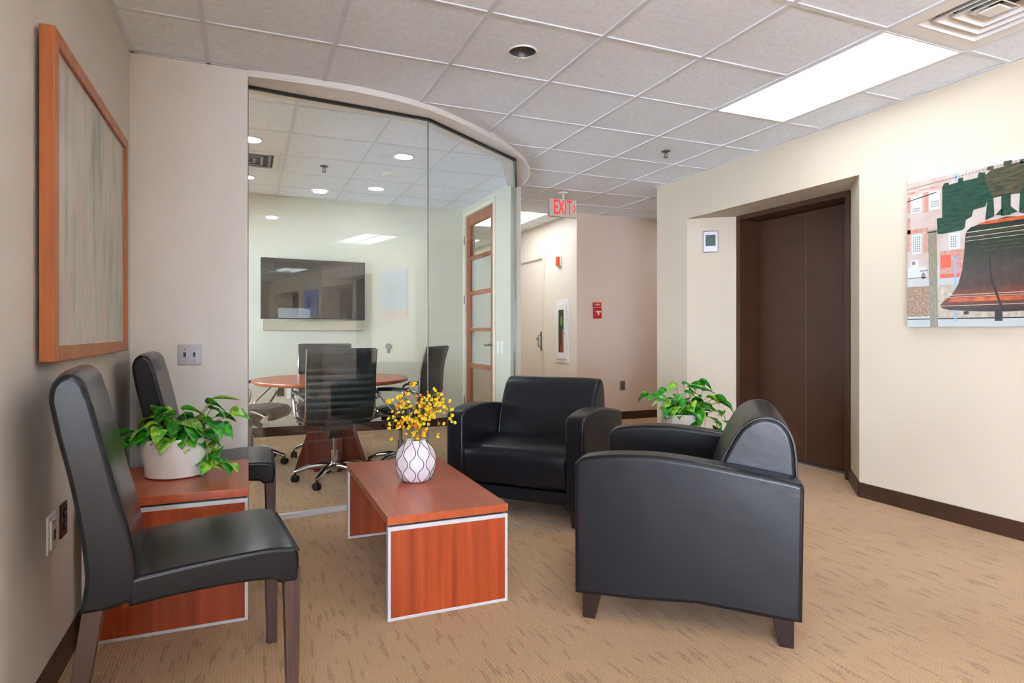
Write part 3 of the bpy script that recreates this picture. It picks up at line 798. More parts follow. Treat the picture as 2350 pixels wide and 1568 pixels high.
    yoke = [(.214, 1.98), (.225, 2.0), (.25, 2.0), (.252, 1.985), (.303, 1.99), (.305, 2.012), (.33, 2.012), (.332, 1.99), (.408, 1.992), (.415, 2.02), (.447, 2.012), (.453, 1.985), (.555, 2.0)]
    low = [(.555, 1.848), (.53, 1.865), (.491, 1.861), (.46, 1.855), (.447, 1.821), (.385, 1.815), (.378, 1.779), (.345, 1.764), (.341, 1.722), (.327, 1.709), (.216, 1.703), (.186, 1.707), (.183, 1.799), (.214, 1.799)]
    mx = lambda P: [(1.11-u, v) for u, v in P][::-1]
    poly('green_beam', [yoke+low, mx(yoke+low)], 'p_yoke', lvl=5)
    poly('beam_crest', [[(.435, 1.985), (.48, 2.02), (.63, 2.03), (.68, 1.985), (.62, 1.865), (.49, 1.865)], R(.46, 2.02, .49, 2.04), R(.54, 2.025, .58, 2.05), R(.62, 2.02, .65, 2.04)], 'p_yoke2', lvl=6)
    poly('beam_straps', [[(.425, 2.0), (.44, 2.0), (.485, 1.86), (.475, 1.86)], [(.685, 2.0), (.67, 2.0), (.625, 1.86), (.635, 1.86)], [(.46, 1.86), (.49, 1.86), (.495, 1.76), (.45, 1.745)], [(.65, 1.86), (.62, 1.86), (.615, 1.76), (.66, 1.745)], R(.53, 1.755, .575, 1.87), [(.50, 1.765), (.535, 1.80), (.535, 1.76)], [(.61, 1.765), (.575, 1.80), (.575, 1.76)]], 'p_yoke', lvl=7)
    bl = [(.345, 1.68), (.352, 1.70), (.374, 1.718), (.464, 1.735), (.555, 1.748)]
    lo = [(.555, 1.232), (.42, 1.237), (.254, 1.250), (.209, 1.264), (.204, 1.282), (.224, 1.305), (.268, 1.338), (.303, 1.392), (.327, 1.478), (.338, 1.577)]
    full = bl+mx(bl)+mx(lo)[:]+lo[1:]
    full = bl+[(1.11-u, v) for u, v in bl[::-1][1:]]+[(1.11-u, v) for u, v in lo[::-1]][:-1]+lo
    bo = None; poly('bronze_bell', [full], 'p_bell', lvl=6)
    poly('bell_bands', [R(.352, 1.688, .758, 1.693), R(.347, 1.662, .763, 1.666), R(.344, 1.64, .766, 1.643), R(.262, 1.334, .848, 1.338), R(.25, 1.322, .86, 1.325), R(.206, 1.272, .904, 1.276)], 'p_ground', parent=bo, lvl=7)
    poly('orange_glow_band', [[(.27, 1.318), (.84, 1.318), (.86, 1.295), (.245, 1.295)], [(.40, 1.728), (.46, 1.74), (.65, 1.74), (.71, 1.728), (.65, 1.722), (.46, 1.722)]], 'p_orange', parent=bo, lvl=7)
    im = []
    rr = random.Random(3)
    for row, (v, u0, u1) in enumerate(((1.675, .36, .75), (1.652, .355, .755), (1.615, .42, .70), (1.595, .42, .72), (1.575, .44, .68))):
        u = u0
        while u < u1:
            k = .006+.006*rr.random(); im.append(R(u, v, u+k, v+.008)); u += k+.005
    poly('bell_inscription', im, 'p_yoke2', parent=bo, lvl=8)
    poly('crack', [[(.468, 1.545), (.474, 1.545), (.482, 1.42), (.512, 1.335), (.542, 1.24), (.532, 1.238), (.502, 1.33), (.474, 1.415)]], 'p_dark', parent=bo, lvl=9)
    poly('clapper', [R(.497, 1.182, .535, 1.236), R(.335, 1.222, .362, 1.24)], 'p_dark', lvl=7)
    art.build('printed_photo', o, smooth=0)
bell_picture()
# blue print between the lifts behind the camera (seen in the television)
bp = empty('blue_photo_print', (XR-.034, -1.96, 1.35), 0, 'blue sky picture with a bare tree, seen reflected in the television', 'picture')
M['p_bluesky'] = noisy('print_blue_sky', (24, 92, 190), (120, 178, 224), 2.5)
MB().prism([(-.5, 0), (.5, 0), (.5, .8), (-.5, .8)], 0, .03, 'p_bluesky', 'x').build('canvas', bp, bevel=.003, seg=1)
tm = MB(); tm.tube([(-.002, 0, .01), (-.002, .01, .4)], .03, 'brown_metal', 6, flat=.1)
for (a_, b_) in ((-.3, .7), (-.12, .75), (.15, .72), (.32, .6), (.05, .78)): tm.tube([(-.002, .01, .35), (-.002, a_*.5, .52), (-.002, a_, b_)], [.018, .012, .005], 'brown_metal', 5)
tm.build('bare_tree', bp)
MB().prism([(-.5, 0), (.5, 0), (.5, .12), (.2, .16), (-.1, .10), (-.5, .2)], -.001, -.0005, 'p_red', 'x').build('rooftops', bp)

# television
tv = empty('television', (.665, 6.99, 1.571), 0, 'black flat television on the conference room wall', 'television')
tv.rotation_euler = (0, 0, .1275)
MB().box((-.545, 0, -.318), (.545, .035, .318), 'black').build('bezel', tv, bevel=.004, seg=2)
MB().box((-.537, -.0012, -.306), (.537, .001, .310), 'tv').build('screen', tv, smooth=0)
MB().box((-.2, .03, -.12), (.2, .10, .12), 'black').build('wall_bracket', tv)
M['sb'] = plain('beige_panel', (188, 176, 154), .45)
tag(MB().box((-.53, 0, -.055), (.53, .045, .055), 'sb').build('shelf_panel', bevel=.003, loc=(.675, 7.1, 1.19)), 'beige strip panel right under the television', 'wall panel')


def inset(prof, d):
    n = len(prof); A = sum(prof[i][0]*prof[(i+1) % n][1]-prof[(i+1) % n][0]*prof[i][1] for i in range(n)); sg = 1 if A > 0 else -1
    out = []
    for i in range(n):
        a, b, c = Vector(prof[i-1]), Vector(prof[i]), Vector(prof[(i+1) % n])
        t1 = (b-a).normalized() if (b-a).length > 1e-7 else (c-b).normalized(); t2 = (c-b).normalized() if (c-b).length > 1e-7 else t1
        n1 = Vector((-t1.y, t1.x))*sg; n2 = Vector((-t2.y, t2.x))*sg; m = n1+n2
        m = m.normalized() if m.length > 1e-6 else n1; k = min(1.6, 1/max(.3, m.dot(n1)))
        q = b+m*d*k; out.append((q.x, q.y))
    return out
def cushion(prof, hw, r, mat, axis='x', nx=10, fn=None, steps=5):
    """profile swept across a width of 2*hw with edges rounded by r; fn(u, a, b) may deform"""
    cols = []
    for k in range(steps+1):
        t = pi/2*k/steps; cols.append((-hw+r*(1-sin(t)), r*(1-cos(t))))
    cols = [(x, d) for x, d in cols][::-1]; cols = sorted(cols, key=lambda q: q[0])
    left = [(-hw+r*(1-cos(pi/2*k/steps)), r*(1-sin(pi/2*k/steps))) for k in range(steps+1)]
    mid = [(-hw+r+(2*hw-2*r)*k/nx, 0) for k in range(1, nx)]
    right = [(-x, d) for x, d in left[::-1]]
    vs = []; cs_ = left+mid+right; n = len(prof)
    for x, d in cs_:
        p = inset(prof, d) if d > 1e-6 else prof
        for a, b in p:
            if fn: a, b = fn(x/hw, a, b)
            vs.append((x, a, b) if axis == 'x' else (a, x, b))
    N = len(cs_); fs = [(i*n+j, i*n+(j+1) % n, (i+1)*n+(j+1) % n, (i+1)*n+j) for i in range(N-1) for j in range(n)]
    fs += [tuple(range(n)), tuple((N-1)*n+j for j in range(n-1, -1, -1))]
    return MB().add(vs, fs, mat)
def smooth_obj(mb, name, parent):
    o = mb.build(name, parent, smooth=50)
    md = o.modifiers.new('weighted_normals', 'WEIGHTED_NORMAL'); md.keep_sharp = True; md.weight = 80
    return o

# ---------------------------------------------------------------- lounge armchairs (origin on the floor, front = +y)
def armchair():
    o = empty('armchair', (0, 0, 0))
    W = .45; at = .12
    bot = [(.405, .105), (.18, .108), (-.05, .124), (-.275, .110), (-.405, .105)]
    top = spline2([(-.412, .572), (-.40, .592), (-.34, .605), (-.2, .626), (-.05, .646), (.08, .657), (.2, .656), (.30, .648), (.38, .632), (.407, .606)], 4)
    prof = bot+top
    def bulge(t): return 1
    for s in (-1, 1):
        x0, x1 = s*W, s*(W-at)
        am = cushion(inset(prof, 0), at/2, .020, 'leather', 'x', 4)
        for v in am.v: v.x += (x0+x1)/2
        arm = smooth_obj(am, 'arm', o)
        lp = [(s*(W-.006), y, z) for y, z in [(bot[-1][0]+.012, .125)]+[(y*.975, z-.012) for y, z in top]+[(bot[0][0]-.012, .125)]]
        MB().tube(lp, .0035, 'leather', 6).build('piping', arm)
    # base rail and seat cushion
    MB().box((-W+at-.004, -.36, .115), (W-at+.004, .345, .30), 'leather').build('seat_base', o, bevel=.018, seg=3)
    MB().prism([(.345, .115), (.372, .12), (.385, .16), (.38, .195), (.345, .2)], -W+at+.002, W-at-.002, 'leather', 'x').build('front_rail', o, bevel=.006, seg=2)
    cs = MB(); hw = W-at+.002; nx, ny = 14, 12; y0, y1 = -.22, .42
    prof_y = spline2([(-.22, .30), (-.22, .405), (0, .445), (.22, .452), (.345, .442), (.398, .415), (.415, .36), (.405, .25), (.388, .21), (.34, .20)], 4)
    vs = []; n = len(prof_y)
    for i in range(nx+1):
        u = -1+2*i/nx; x = hw*u; k = 1-.035*abs(u)**6; cr = 1-.05*abs(u)**3
        for (y, z) in prof_y: vs.append((x, y*k, .3+(z-.3)*cr if z > .3 else z))
    fs = [(i*n+j, i*n+j+1, (i+1)*n+j+1, (i+1)*n+j) for i in range(nx) for j in range(n-1)]
    fs += [tuple(range(n)), tuple(nx*n+j for j in range(n-1, -1, -1))]
    cs.add(vs, fs, 'leather'); cu = cs.build('seat_cushion', o, smooth=50)
    MB().tube([(-hw+.004, y, z) for y, z in [(-.1, .434), (.1, .443), (.3, .44), (.378, .42), (.40, .38), (.402, .30), (.392, .22)]], .004, 'leather', 6).build('piping', cu)
    MB().tube([(hw-.004, y, z) for y, z in [(-.1, .434), (.1, .443), (.3, .44), (.378, .42), (.40, .38), (.402, .30), (.392, .22)]], .004, 'leather', 6).build('piping', cu)
    MB().tube([(x, .388, .445-.045*abs(x/hw)**4-.022) for x in [hw*k/8 for k in range(-8, 9)]], .0025, 'leather', 6).build('piping', cu)
    # rounded backrest between and above the arms
    bp_ = [(-.07, .40), (-.085, .50), (-.115, .60), (-.155, .69), (-.20, .765), (-.25, .803), (-.30, .812), (-.35, .795), (-.385, .745), (-.40, .66), (-.405, .50), (-.405, .30), (-.405, .12)]
    bp2 = spline2(bp_, 3)+[(-.24, .12), (-.2, .40)]
    hb = .335
    def bf(u, y, z): return (-.28+(y+.28)*(1-.04*abs(u)**5), .45+(z-.45)*(1-.02*abs(u)**4) if z > .45 else z)
    b = smooth_obj(cushion(bp2, hb, .022, 'leather', 'x', 14, bf), 'backrest', o)
    for s in (-1, 1):
        pp = MB(); pp.tube([(s*(hb-.012), -.28+(y+.28)*.965-(0 if y < -.3 else .004), .45+(z-.45)*.98-.003 if z > .45 else z) for y, z in spline2(bp_[:11], 3)], .005, 'leather', 6)
        pp.build('piping', b)
    for sx in (-1, 1):
        for sy in (-1, 1):
            cx, cy = sx*.385, sy*.345
            def q(h, z): return [(cx-h, cy-h, z), (cx+h, cy-h, z), (cx+h, cy+h, z), (cx-h, cy+h, z)]
            l = MB(); top_ = [(x+(0), y, z) for x, y, z in q(.036, .108)]; bt = [(x+sx*.004, y+sy*.012, z) for x, y, z in q(.024, 0)]
            l.add(bt+top_, [(3,2,1,0),(4,5,6,7),(0,1,5,4),(1,2,6,5),(2,3,7,6),(3,0,4,7)], 'leg_black'); l.build('leg', o, bevel=.003, seg=2)
    return o
a1 = armchair(); a1.location = (1.771, 2.207, 0); a1.rotation_euler.z = math.atan2(.746, .666)
tag(a1, 'black leather armchair nearest the camera, its side turned to the viewer', 'armchair', 'black leather lounge armchairs')
a2 = copy_tree(a1); a2.location = (1.737, 3.672, 0); a2.rotation_euler.z = math.atan2(.739, -.672)
tag(a2, 'black leather armchair facing the viewer behind the coffee table', 'armchair')

# ---------------------------------------------------------------- tables
def panel_end(o, x0, x1, y, z1, t=.03, nm='end_panel', wood_='cherry_v'):
    p = MB().box((x0+.012, y-t/2, .012), (x1-.012, y+t/2, z1-.012), wood_).build(nm, o)
    e = MB(); h = t/2+.001
    e.box((x0, y-h, 0), (x0+.012, y+h, z1), 'alu').box((x1-.012, y-h, 0), (x1, y+h, z1), 'alu')
    e.box((x0+.012, y-h, 0), (x1-.012, y+h, .012), 'alu').box((x0+.012, y-h, z1-.016), (x1-.012, y+h, z1), 'alu')
    e.build('metal_edging', p, bevel=.001, seg=1)
def wood_table(name, cx, cy, w_, d, H, label, cat, th=.032):
    o = empty(name, (cx, cy, 0), 0, label, cat)
    MB().box((-w_/2, -d/2, H-th), (w_/2, d/2, H), 'cherry_top').build('table_top', o, bevel=.002, seg=2)
    for y in (-d/2+.017, d/2-.017): panel_end(o, -w_/2+.002, w_/2-.002, y, H-th-.008)
    MB().box((-w_/2+.02, -d/2+.012, H-th-.008), (w_/2-.02, -d/2+.028, H-th), 'black').build('shadow_gap', o); MB().box((-w_/2+.02, d/2-.028, H-th-.008), (w_/2-.02, d/2-.012, H-th), 'black').build('shadow_gap', o)
    MB().box((-.02, -d/2+.04, H-th-.10), (.0, d/2-.04, H-th-.001), 'cherry_dark').build('under_rail', o)
    return o
wood_table('coffee_table', .749, 2.95, .505, 1.085, .405, 'cherry wood coffee table with silver edged end panels, holding the vase', 'table')
et = wood_table('end_table', -.272, 2.94, .55, .60, .515, 'cherry wood end table between the two side chairs', 'table')
wood_table('end_table', 2.55, 3.02, .50, .50, .44, 'cherry wood end table between the armchairs, under the second plant', 'table')

# ---------------------------------------------------------------- parson side chairs (front = +x)
def side_chair():
    o = empty('side_chair', (0, 0, 0)); hw = .238
    front = [(-.155, .40), (-.150, .48), (-.165, .58), (-.195, .69), (-.220, .80), (-.245, .90), (-.262, .97)]
    topc = [(-.275, 1.005), (-.298, 1.022), (-.325, 1.018), (-.345, .995)]
    rear = [(-.350, .95), (-.335, .86), (-.310, .75), (-.290, .64), (-.275, .53), (-.272, .46), (-.284, .385)]
    prof = spline2(front+topc+rear, 3)+[(-.225, .385)]
    def bf(u, x, z):
        k = abs(u)**5; return (x+(-.30-x)*.04*k, z-(.012*k if z > .95 else 0))
    bk = smooth_obj(cushion(prof, hw, .014, 'leather2', 'y', 12, bf), 'backrest', o)
    def edge(x, z): return (x+(-.30-x)*.04, z-(.012 if z > .95 else 0))
    for s in (-1, 1):
        pf = [edge(x-.007, z) for x, z in front[1:]]+[edge(x, z-.008) for x, z in topc[:3]]
        MB().tube(spline([(x-.002, s*(hw-.0035), z) for x, z in pf], 3), .0024, 'leather2', 6).build('stitched_seam', bk)
        pr = [edge(x+.007, z) for x, z in rear[:-1]]
        MB().tube(spline([(x+.003, s*(hw-.0035), z) for x, z in pr], 3), .0022, 'leather2', 6).build('stitched_seam', bk)
    # seat: crowned top, skirt sides
    sp_ = spline2([(-.175, .462), (-.05, .472), (.10, .480), (.20, .481), (.252, .474)], 4)+[(.262, .466), (.268, .452)]+spline2([(.270, .43), (.270, .40), (.268, .378)], 2)+[(.262, .372), (.215, .374)]+spline2([(.20, .388), (.10, .396), (-.05, .394), (-.175, .384)], 3)
    def sf(u, x, z):
        top = max(0, (z-.44)/.04); return (x-.006*abs(u)**6*(1 if x > .2 else 0), z+.008*(1-abs(u)**3)*min(1, top))
    se = smooth_obj(cushion(sp_, hw, .012, 'leather2', 'y', 12, sf), 'seat', o)
    for s in (-1, 1):
        MB().tube(spline([(-.165, s*(hw-.003), .452), (-.05, s*(hw-.003), .463), (.10, s*(hw-.003), .471), (.20, s*(hw-.003), .472), (.25, s*(hw-.003), .466)], 3), .0026, 'leather2', 6).build('stitched_seam', se)
    MB().tube([(.265, y, .462+.006*(1-abs(y/hw)**3)) for y in [hw*.97*k/8 for k in range(-8, 9)]], .0024, 'leather2', 6).build('stitched_seam', se)
    for sy in (-1, 1):
        y = sy*(hw-.027)
        def leg(tp, bt, ht, hb):
            l = MB(); A = [(bt[0]-hb, bt[1]-hb, 0), (bt[0]+hb, bt[1]-hb, 0), (bt[0]+hb, bt[1]+hb, 0), (bt[0]-hb, bt[1]+hb, 0)]
            B = [(tp[0]-ht, tp[1]-ht, tp[2]), (tp[0]+ht, tp[1]-ht, tp[2]), (tp[0]+ht, tp[1]+ht, tp[2]), (tp[0]-ht, tp[1]+ht, tp[2])]
            l.add(A+B, [(3,2,1,0),(4,5,6,7),(0,1,5,4),(1,2,6,5),(2,3,7,6),(3,0,4,7)], 'leg_wood'); l.build('leg', o, bevel=.002, seg=2)
        leg((.245, y, .41), (.248, y, 0), .024, .016)
        leg((-.252, y, .41), (-.315, y, 0), .024, .017)
    return o
c1 = side_chair(); c1.location = (-.145, 2.19, 0); c1.rotation_euler.z = rad(6)
tag(c1, 'dark leather high-back side chair in the left foreground', 'chair', 'high-back leather side chairs')
c2 = copy_tree(c1); c2.location = (-.14, 3.54, 0); c2.rotation_euler.z = 0
tag(c2, 'dark leather high-back side chair in the corner behind the end table', 'chair')

# ---------------------------------------------------------------- vase with yellow sprigs
VX, VY, VZ = .745, 2.95, .405
def vase():
    o = empty('vase', (VX, VY, VZ), 0, 'white ceramic vase with dark wavy lines on the coffee table', 'vase')
    pr_ = spline2([(.050, 0), (.068, .010), (.087, .042), (.098, .085), (.097, .115), (.083, .155), (.058, .185), (.049, .198)], 6)
    def rad_at(z):
        for (r0, a), (r1, b) in zip(pr_[:-1], pr_[1:]):
            if a <= z <= b: return r0+(r1-r0)*(z-a)/(b-a)
        return pr_[-1][0]
    K = 8; lam = .104
    def u_line(i, z): return i+(1 if i % 2 else -1)*(.38*sin(2*pi*(z-.018)/lam)+.03*sin(6*pi*(z-.018)/lam))
    NU, NZ = 180, 60; vs = []; fs = []
    for j in range(NZ+1):
        z = .198*j/NZ; r = rad_at(z)
        for i in range(NU):
            u = i/NU*2*K; dmin = min(abs(((u-u_line(k, z)+K) % (2*K))-K) for k in range(2*K))
            dep = .0055*min(1, dmin/.9)**.8*min(1, r/.06)
            a = 2*pi*i/NU; vs.append(((r-dep)*cos(a), (r-dep)*sin(a), z))
    for j in range(NZ):
        for i in range(NU):
            k = (i+1) % NU; fs.append((j*NU+i, j*NU+k, (j+1)*NU+k, (j+1)*NU+i))
    fs.append(tuple(range(NU-1, -1, -1)))
    m = MB(); m.add(vs, fs, 'vase')
    m.lathe([(.047, .198), (.041, .199), (.036, .19), (.03, .16), (.001, .15)], 'vase', 40, cap=False)
    for k in range(2*K):
        pts = []
        for j in range(41):
            z = .198*j/40; r = rad_at(z)+.0002; a = 2*pi*u_line(k, z)/(2*K); pts.append((r*cos(a), r*sin(a), z))
        m.tube(pts, .0017, 'vase_line', 5)
    m.build('body', o, smooth=60)
vase()
def sprigs():
    R = random.Random(11)
    bl = []
    for mt in ('blossom_y', 'blossom_o'):
        b = MB()
        for k in range(5):
            a = 2*pi*k/5; b.ball((.0038*cos(a), .0038*sin(a), .0), (.0036, .0036, .0042), mt, 6, 4)
        b.ball((0, 0, .002), .003, 'blossom_o', 6, 4)
        me = b.build('blossom').data; bl.append(me)
        bpy.data.objects.remove([x for x in bpy.data.objects if x.data == me][0])
    # target tips measured relative to the vase centre: (sideways, up) in metres, depth random
    side = Vector((cos(.4003), -sin(.4003), 0)); dep = Vector((sin(.4003), cos(.4003), 0))
    tips = [(-.125, .375), (-.085, .40), (-.02, .46), (-.115, .29), (-.11, .225), (.05, .37), (.02, .40), (.10, .385), (.14, .36), (.17, .30), (.185, .265), (.13, .22), (-.05, .30), (.06, .31), (.09, .33)]
    names = ['tallest upright sprig', 'sprig', 'sprig']
    where = {2: 'tallest single yellow flower stem rising from the vase', 4: 'yellow flower sprig drooping lowest on the left of the vase', 11: 'yellow flower sprig drooping lowest on the right of the vase', 10: 'yellow flower sprig reaching farthest right, in front of the armchair'}
    for i, (sx, up) in enumerate(tips):
        o = empty('flower_sprig', (VX, VY, VZ+.16))
        d = side*sx*.98+dep*R.uniform(-.07, .07); t = Vector((d.x, d.y, up-.16))
        droop = i in (4, 9, 10, 11)
        base = Vector((R.uniform(-.014, .014), R.uniform(-.014, .014), -.005))
        mid = Vector((d.x*.42, d.y*.42, (t.z*.72 if not droop else .24)))
        neck = Vector((base.x+d.x*.1, base.y+d.y*.1, .05))
        path = spline([base, neck, mid, (mid+t)/2+Vector((d.x*.06, d.y*.06, .015 if not droop else .045)), t], 5)
        m = MB(); m.tube(path, .0015, 'twig', 5)
        nb = 14 if i != 2 else 6
        spots = []
        for q in range(nb):
            f = len(path)-1-int(q*1.0) if i != 2 else len(path)-1
            f = max(7, f); p = path[f]
            off = Vector((R.uniform(-.026, .026), R.uniform(-.026, .026), R.uniform(-.022, .026)))
            if i == 2: off = Vector((R.uniform(-.018, .018), R.uniform(-.012, .012), R.uniform(-.003, .006)))
            e = p+off; m.tube([p, p+off*.5+Vector((0, 0, .004)), e], .0008, 'twig', 4); spots.append(e)
        if i in (1, 5, 13, 12):
            for q in range(3):
                p = path[4+q]; off = Vector((R.uniform(-.02, .02), R.uniform(-.02, .02), R.uniform(0, .02))); m.tube([p, p+off], .0008, 'twig', 4); spots.append(p+off)
        m.build('stem', o)
        for e in spots:
            b = bpy.data.objects.new('blossom', bl[0 if R.random() < .8 else 1]); col.objects.link(b); b.parent = o
            b.location = e; b.rotation_euler = (R.uniform(-1.3, 1.3), R.uniform(-1.3, 1.3), R.uniform(0, 6)); k = R.uniform(1.0, 1.5); b.scale = (k, k, k)
        labs = ['yellow sprig at the upper left edge of the vase bouquet', 'yellow sprig second highest on the left of the bouquet', where[2], 'yellow sprig spreading left at mid height of the bouquet', where[4],
                'yellow sprig leaning slightly right below the tallest stem', 'yellow sprig standing just right of the tallest stem', 'yellow sprig high on the right half of the bouquet', 'yellow sprig at the upper right edge of the bouquet', 'yellow sprig arching right just under the upper right one', where[10], where[11],
                'short yellow sprig left of centre just over the vase mouth', 'short yellow sprig right of centre just over the vase mouth', 'dense yellow sprig in the middle of the right half of the bouquet']
        tag(o, labs[i], 'flowers', 'sprigs of yellow blossoms in the vase'); continue
        zone = 'left' if sx < -.04 else ('middle' if sx < .07 else 'right')
        tag(o, where.get(i, 'thin branching sprig of small yellow blossoms in the %s of the vase bouquet' % zone), 'flowers', 'sprigs of yellow blossoms in the vase (%s side)' % zone if i not in where else 'single sprigs of yellow blossoms in the vase')
sprigs()

# ---------------------------------------------------------------- pothos plants
def pothos(name, x, y, z, label, seed, tips, extra, vines, potr=(.118, .132), poth=.165, lscale=1.12):
    R = random.Random(seed); o = empty(name, (x, y, z), 0, label, 'potted plant', 'potted green plants in white pots')
    r0, r1 = potr
    MB().lathe([(r0-.03, 0), (r0-.008, .002), (r0, .008), (r0+.004, .05), (r1, poth*.55), (r1, poth-.004), (r1-.003, poth), (r1-.01, poth), (r1-.012, poth-.03), (.001, poth-.03)], 'pot', 56, cap=False).build('pot', o)
    MB().lathe([(r1-.014, 0), (.001, .012)], 'soil', 30, c=(0, 0, poth-.03), cap=False).build('soil', o)
    side = Vector((cos(.4003), -sin(.4003), 0)); dep = Vector((sin(.4003), cos(.4003), 0))
    lv = MB(); st_ = MB()
    def leaf(p, direction, size, droop, roll, mt):
        d = Vector(direction); d.z = 0; d = d.normalized() if d.length > 1e-6 else side.copy()
        s_ = Vector((-d.y, d.x, 0)); L = size; Wd = size*.40
        outl = [(0, 0), (-.10, .32), (.0, .62), (.18, .92), (.38, 1.0), (.60, .82), (.80, .48), (.92, .2), (1.03, 0)]
        def P(t, w_):
            # bends down along its length, slightly folded along the midrib
            a = droop*t; rr = L*t
            up = sin(-a)*rr*.8+.12*L*abs(w_)
            q = d*rr*cos(a*.6)+s_*(w_*Wd)+Vector((0, 0, up)); q = q+Vector((0, 0, sin(roll)*w_*Wd)); return p+q
        n = len(outl); vs = [P(t, 0) for t, w_ in outl]+[P(t, w_) for t, w_ in outl]+[P(t, -w_) for t, w_ in outl]
        vs2 = [v-Vector((0, 0, .0009)) for v in vs]
        fs = [(i, i+1, n+i+1, n+i) for i in range(n-1)]+[(i+1, i, 2*n+i, 2*n+i+1) for i in range(n-1)]
        lv.add(vs, fs, mt)
    def stalk(a, b, r=.0018, lift=.02):
        m_ = (a+b)/2+Vector((0, 0, lift)); st_.tube(spline([a, m_, b], 4), r, 'stem', 5)
    for (sx, up) in tips:
        dp = R.uniform(-.10, .10); t = side*sx+dep*dp+Vector((0, 0, poth+up)); a = R.uniform(0, 6.28); rr = R.uniform(0, r1*.5)
        b = Vector((rr*cos(a)+t.x*.25, rr*sin(a)+t.y*.25, poth-.03)); stalk(b, t)
        dr = Vector((t.x, t.y, 0))+Vector((R.uniform(-.08, .08), R.uniform(-.08, .08), 0))
        leaf(t, dr, R.uniform(.062, .095)*lscale, R.uniform(.1, 1.1), R.uniform(-.7, .7), 'leaf_a' if R.random() < .68 else 'leaf_b')
    for k in range(extra):
        a = R.uniform(0, 6.28); rr = R.uniform(.02, r1*1.0); h = poth+R.uniform(.0, .095)*(1-.4*rr/r1)
        t = Vector((rr*cos(a), rr*sin(a), h)); stalk(Vector((t.x*.3, t.y*.3, poth-.03)), t, .0015, .01)
        leaf(t, Vector((cos(a+R.uniform(-.6, .6)), sin(a+R.uniform(-.6, .6)), 0)), R.uniform(.05, .085)*lscale, R.uniform(.0, 1.3), R.uniform(-.7, .7), 'leaf_a' if R.random() < .75 else 'leaf_b')
    for vine in vines:
        pts = [side*a+dep*b+Vector((0, 0, c)) for a, b, c in vine]; path = spline(pts, 6); st_.tube(path, .0022, 'stem', 6)
        for k in range(5, len(path), 4):
            leaf(path[k], (path[k]-path[k-1])+Vector((R.uniform(-.02, .02), R.uniform(-.02, .02), 0)), R.uniform(.05, .07)*lscale, R.uniform(.2, 1.2), R.uniform(-.8, .8), 'leaf_a' if R.random() < .6 else 'leaf_b')
    lf = lv.build('foliage', o, smooth=60); st_.build('stems', o)
    md = lf.modifiers.new('thickness', 'SOLIDIFY'); md.thickness = .0008
pothos('potted_plant', -.279, 3.005, .515, 'green trailing plant in a white pot on the end table at left', 5,
       [(.15, .155), (.12, .135), (.17, .12), (.10, .11), (.06, .12), (.03, .10), (-.02, .115), (-.06, .10), (-.10, .10), (-.14, .07), (-.02, .09), (.19, .07), (.22, .05), (.21, .09), (.13, .07), (-.13, .03), (-.16, .02), (-.08, .05), (.05, .06), (.09, .05)],
       64, [[(.09, -.02, poth_) for poth_ in (.15,)]+[(.145, -.03, .155), (.15, -.04, .08), (.165, -.05, .05), (.20, -.06, .055), (.24, -.06, .07), (.26, -.06, .05)],
            [(.10, 0, .15), (.15, .02, .16), (.165, .03, .11), (.175, .02, .06)],
            [(-.10, -.03, .15), (-.15, -.05, .17), (-.20, -.06, .165), (-.215, -.06, .155)]])
pothos('potted_plant', 2.47, 3.13, .44, 'green trailing plant in a white pot behind the armchairs', 9,
       [(.10, .19), (.06, .175), (.03, .155), (-.03, .165), (-.09, .125), (-.14, .115), (-.17, .10), (-.20, .10), (-.12, .07), (-.10, .04), (.10, .14), (.14, .13), (.13, .10), (.17, .09), (.0, .13), (.06, .12), (.08, .08), (.20, .08), (.22, .06), (-.06, .08), (.13, .03), (.02, .17), (-.05, .12)],
       64, [[(.09, -.02, .16), (.14, -.03, .165), (.18, -.04, .14), (.20, -.05, .09), (.23, -.05, .05), (.255, -.05, .07), (.27, -.05, .06)],
            [(.05, -.08, .15), (.06, -.135, .165), (.06, -.15, .10), (.05, -.15, .03)],
            [(.10, 0, .16), (.22, .0, .20), (.26, 0, .14), (.27, 0, .10)]], poth=.185)

# ---------------------------------------------------------------- conference table
def round_table():
    o = empty('conference_table', (.636, 5.29, 0), 0, 'round cherry table with flared dark base inside the glass room', 'table')
    MB().lathe([(.001, .71), (.59, .71), (.612, .716), (.616, .728), (.612, .74), (.001, .74)], 'cherry_top', 72, cap=False).build('table_top', o, smooth=40)
    for k in range(2):
        q = (1, .46)[k]
        pr_ = spline2([(.29*q, .0), (.235*q, .16), (.185*q, .32), (.155*q, .50), (.15*q, .71)], 5)
        poly = [(x, z) for x, z in pr_]+[(-x, z) for x, z in pr_[::-1]]
        T = Matrix.Rotation(-.4+k*pi/2, 4, 'Z')
        MB().prism(poly, -(.055, .11)[k], (.055, .11)[k], 'cherry_dark', 'y', T).build('base_panel', o, bevel=.003, seg=1)
round_table()

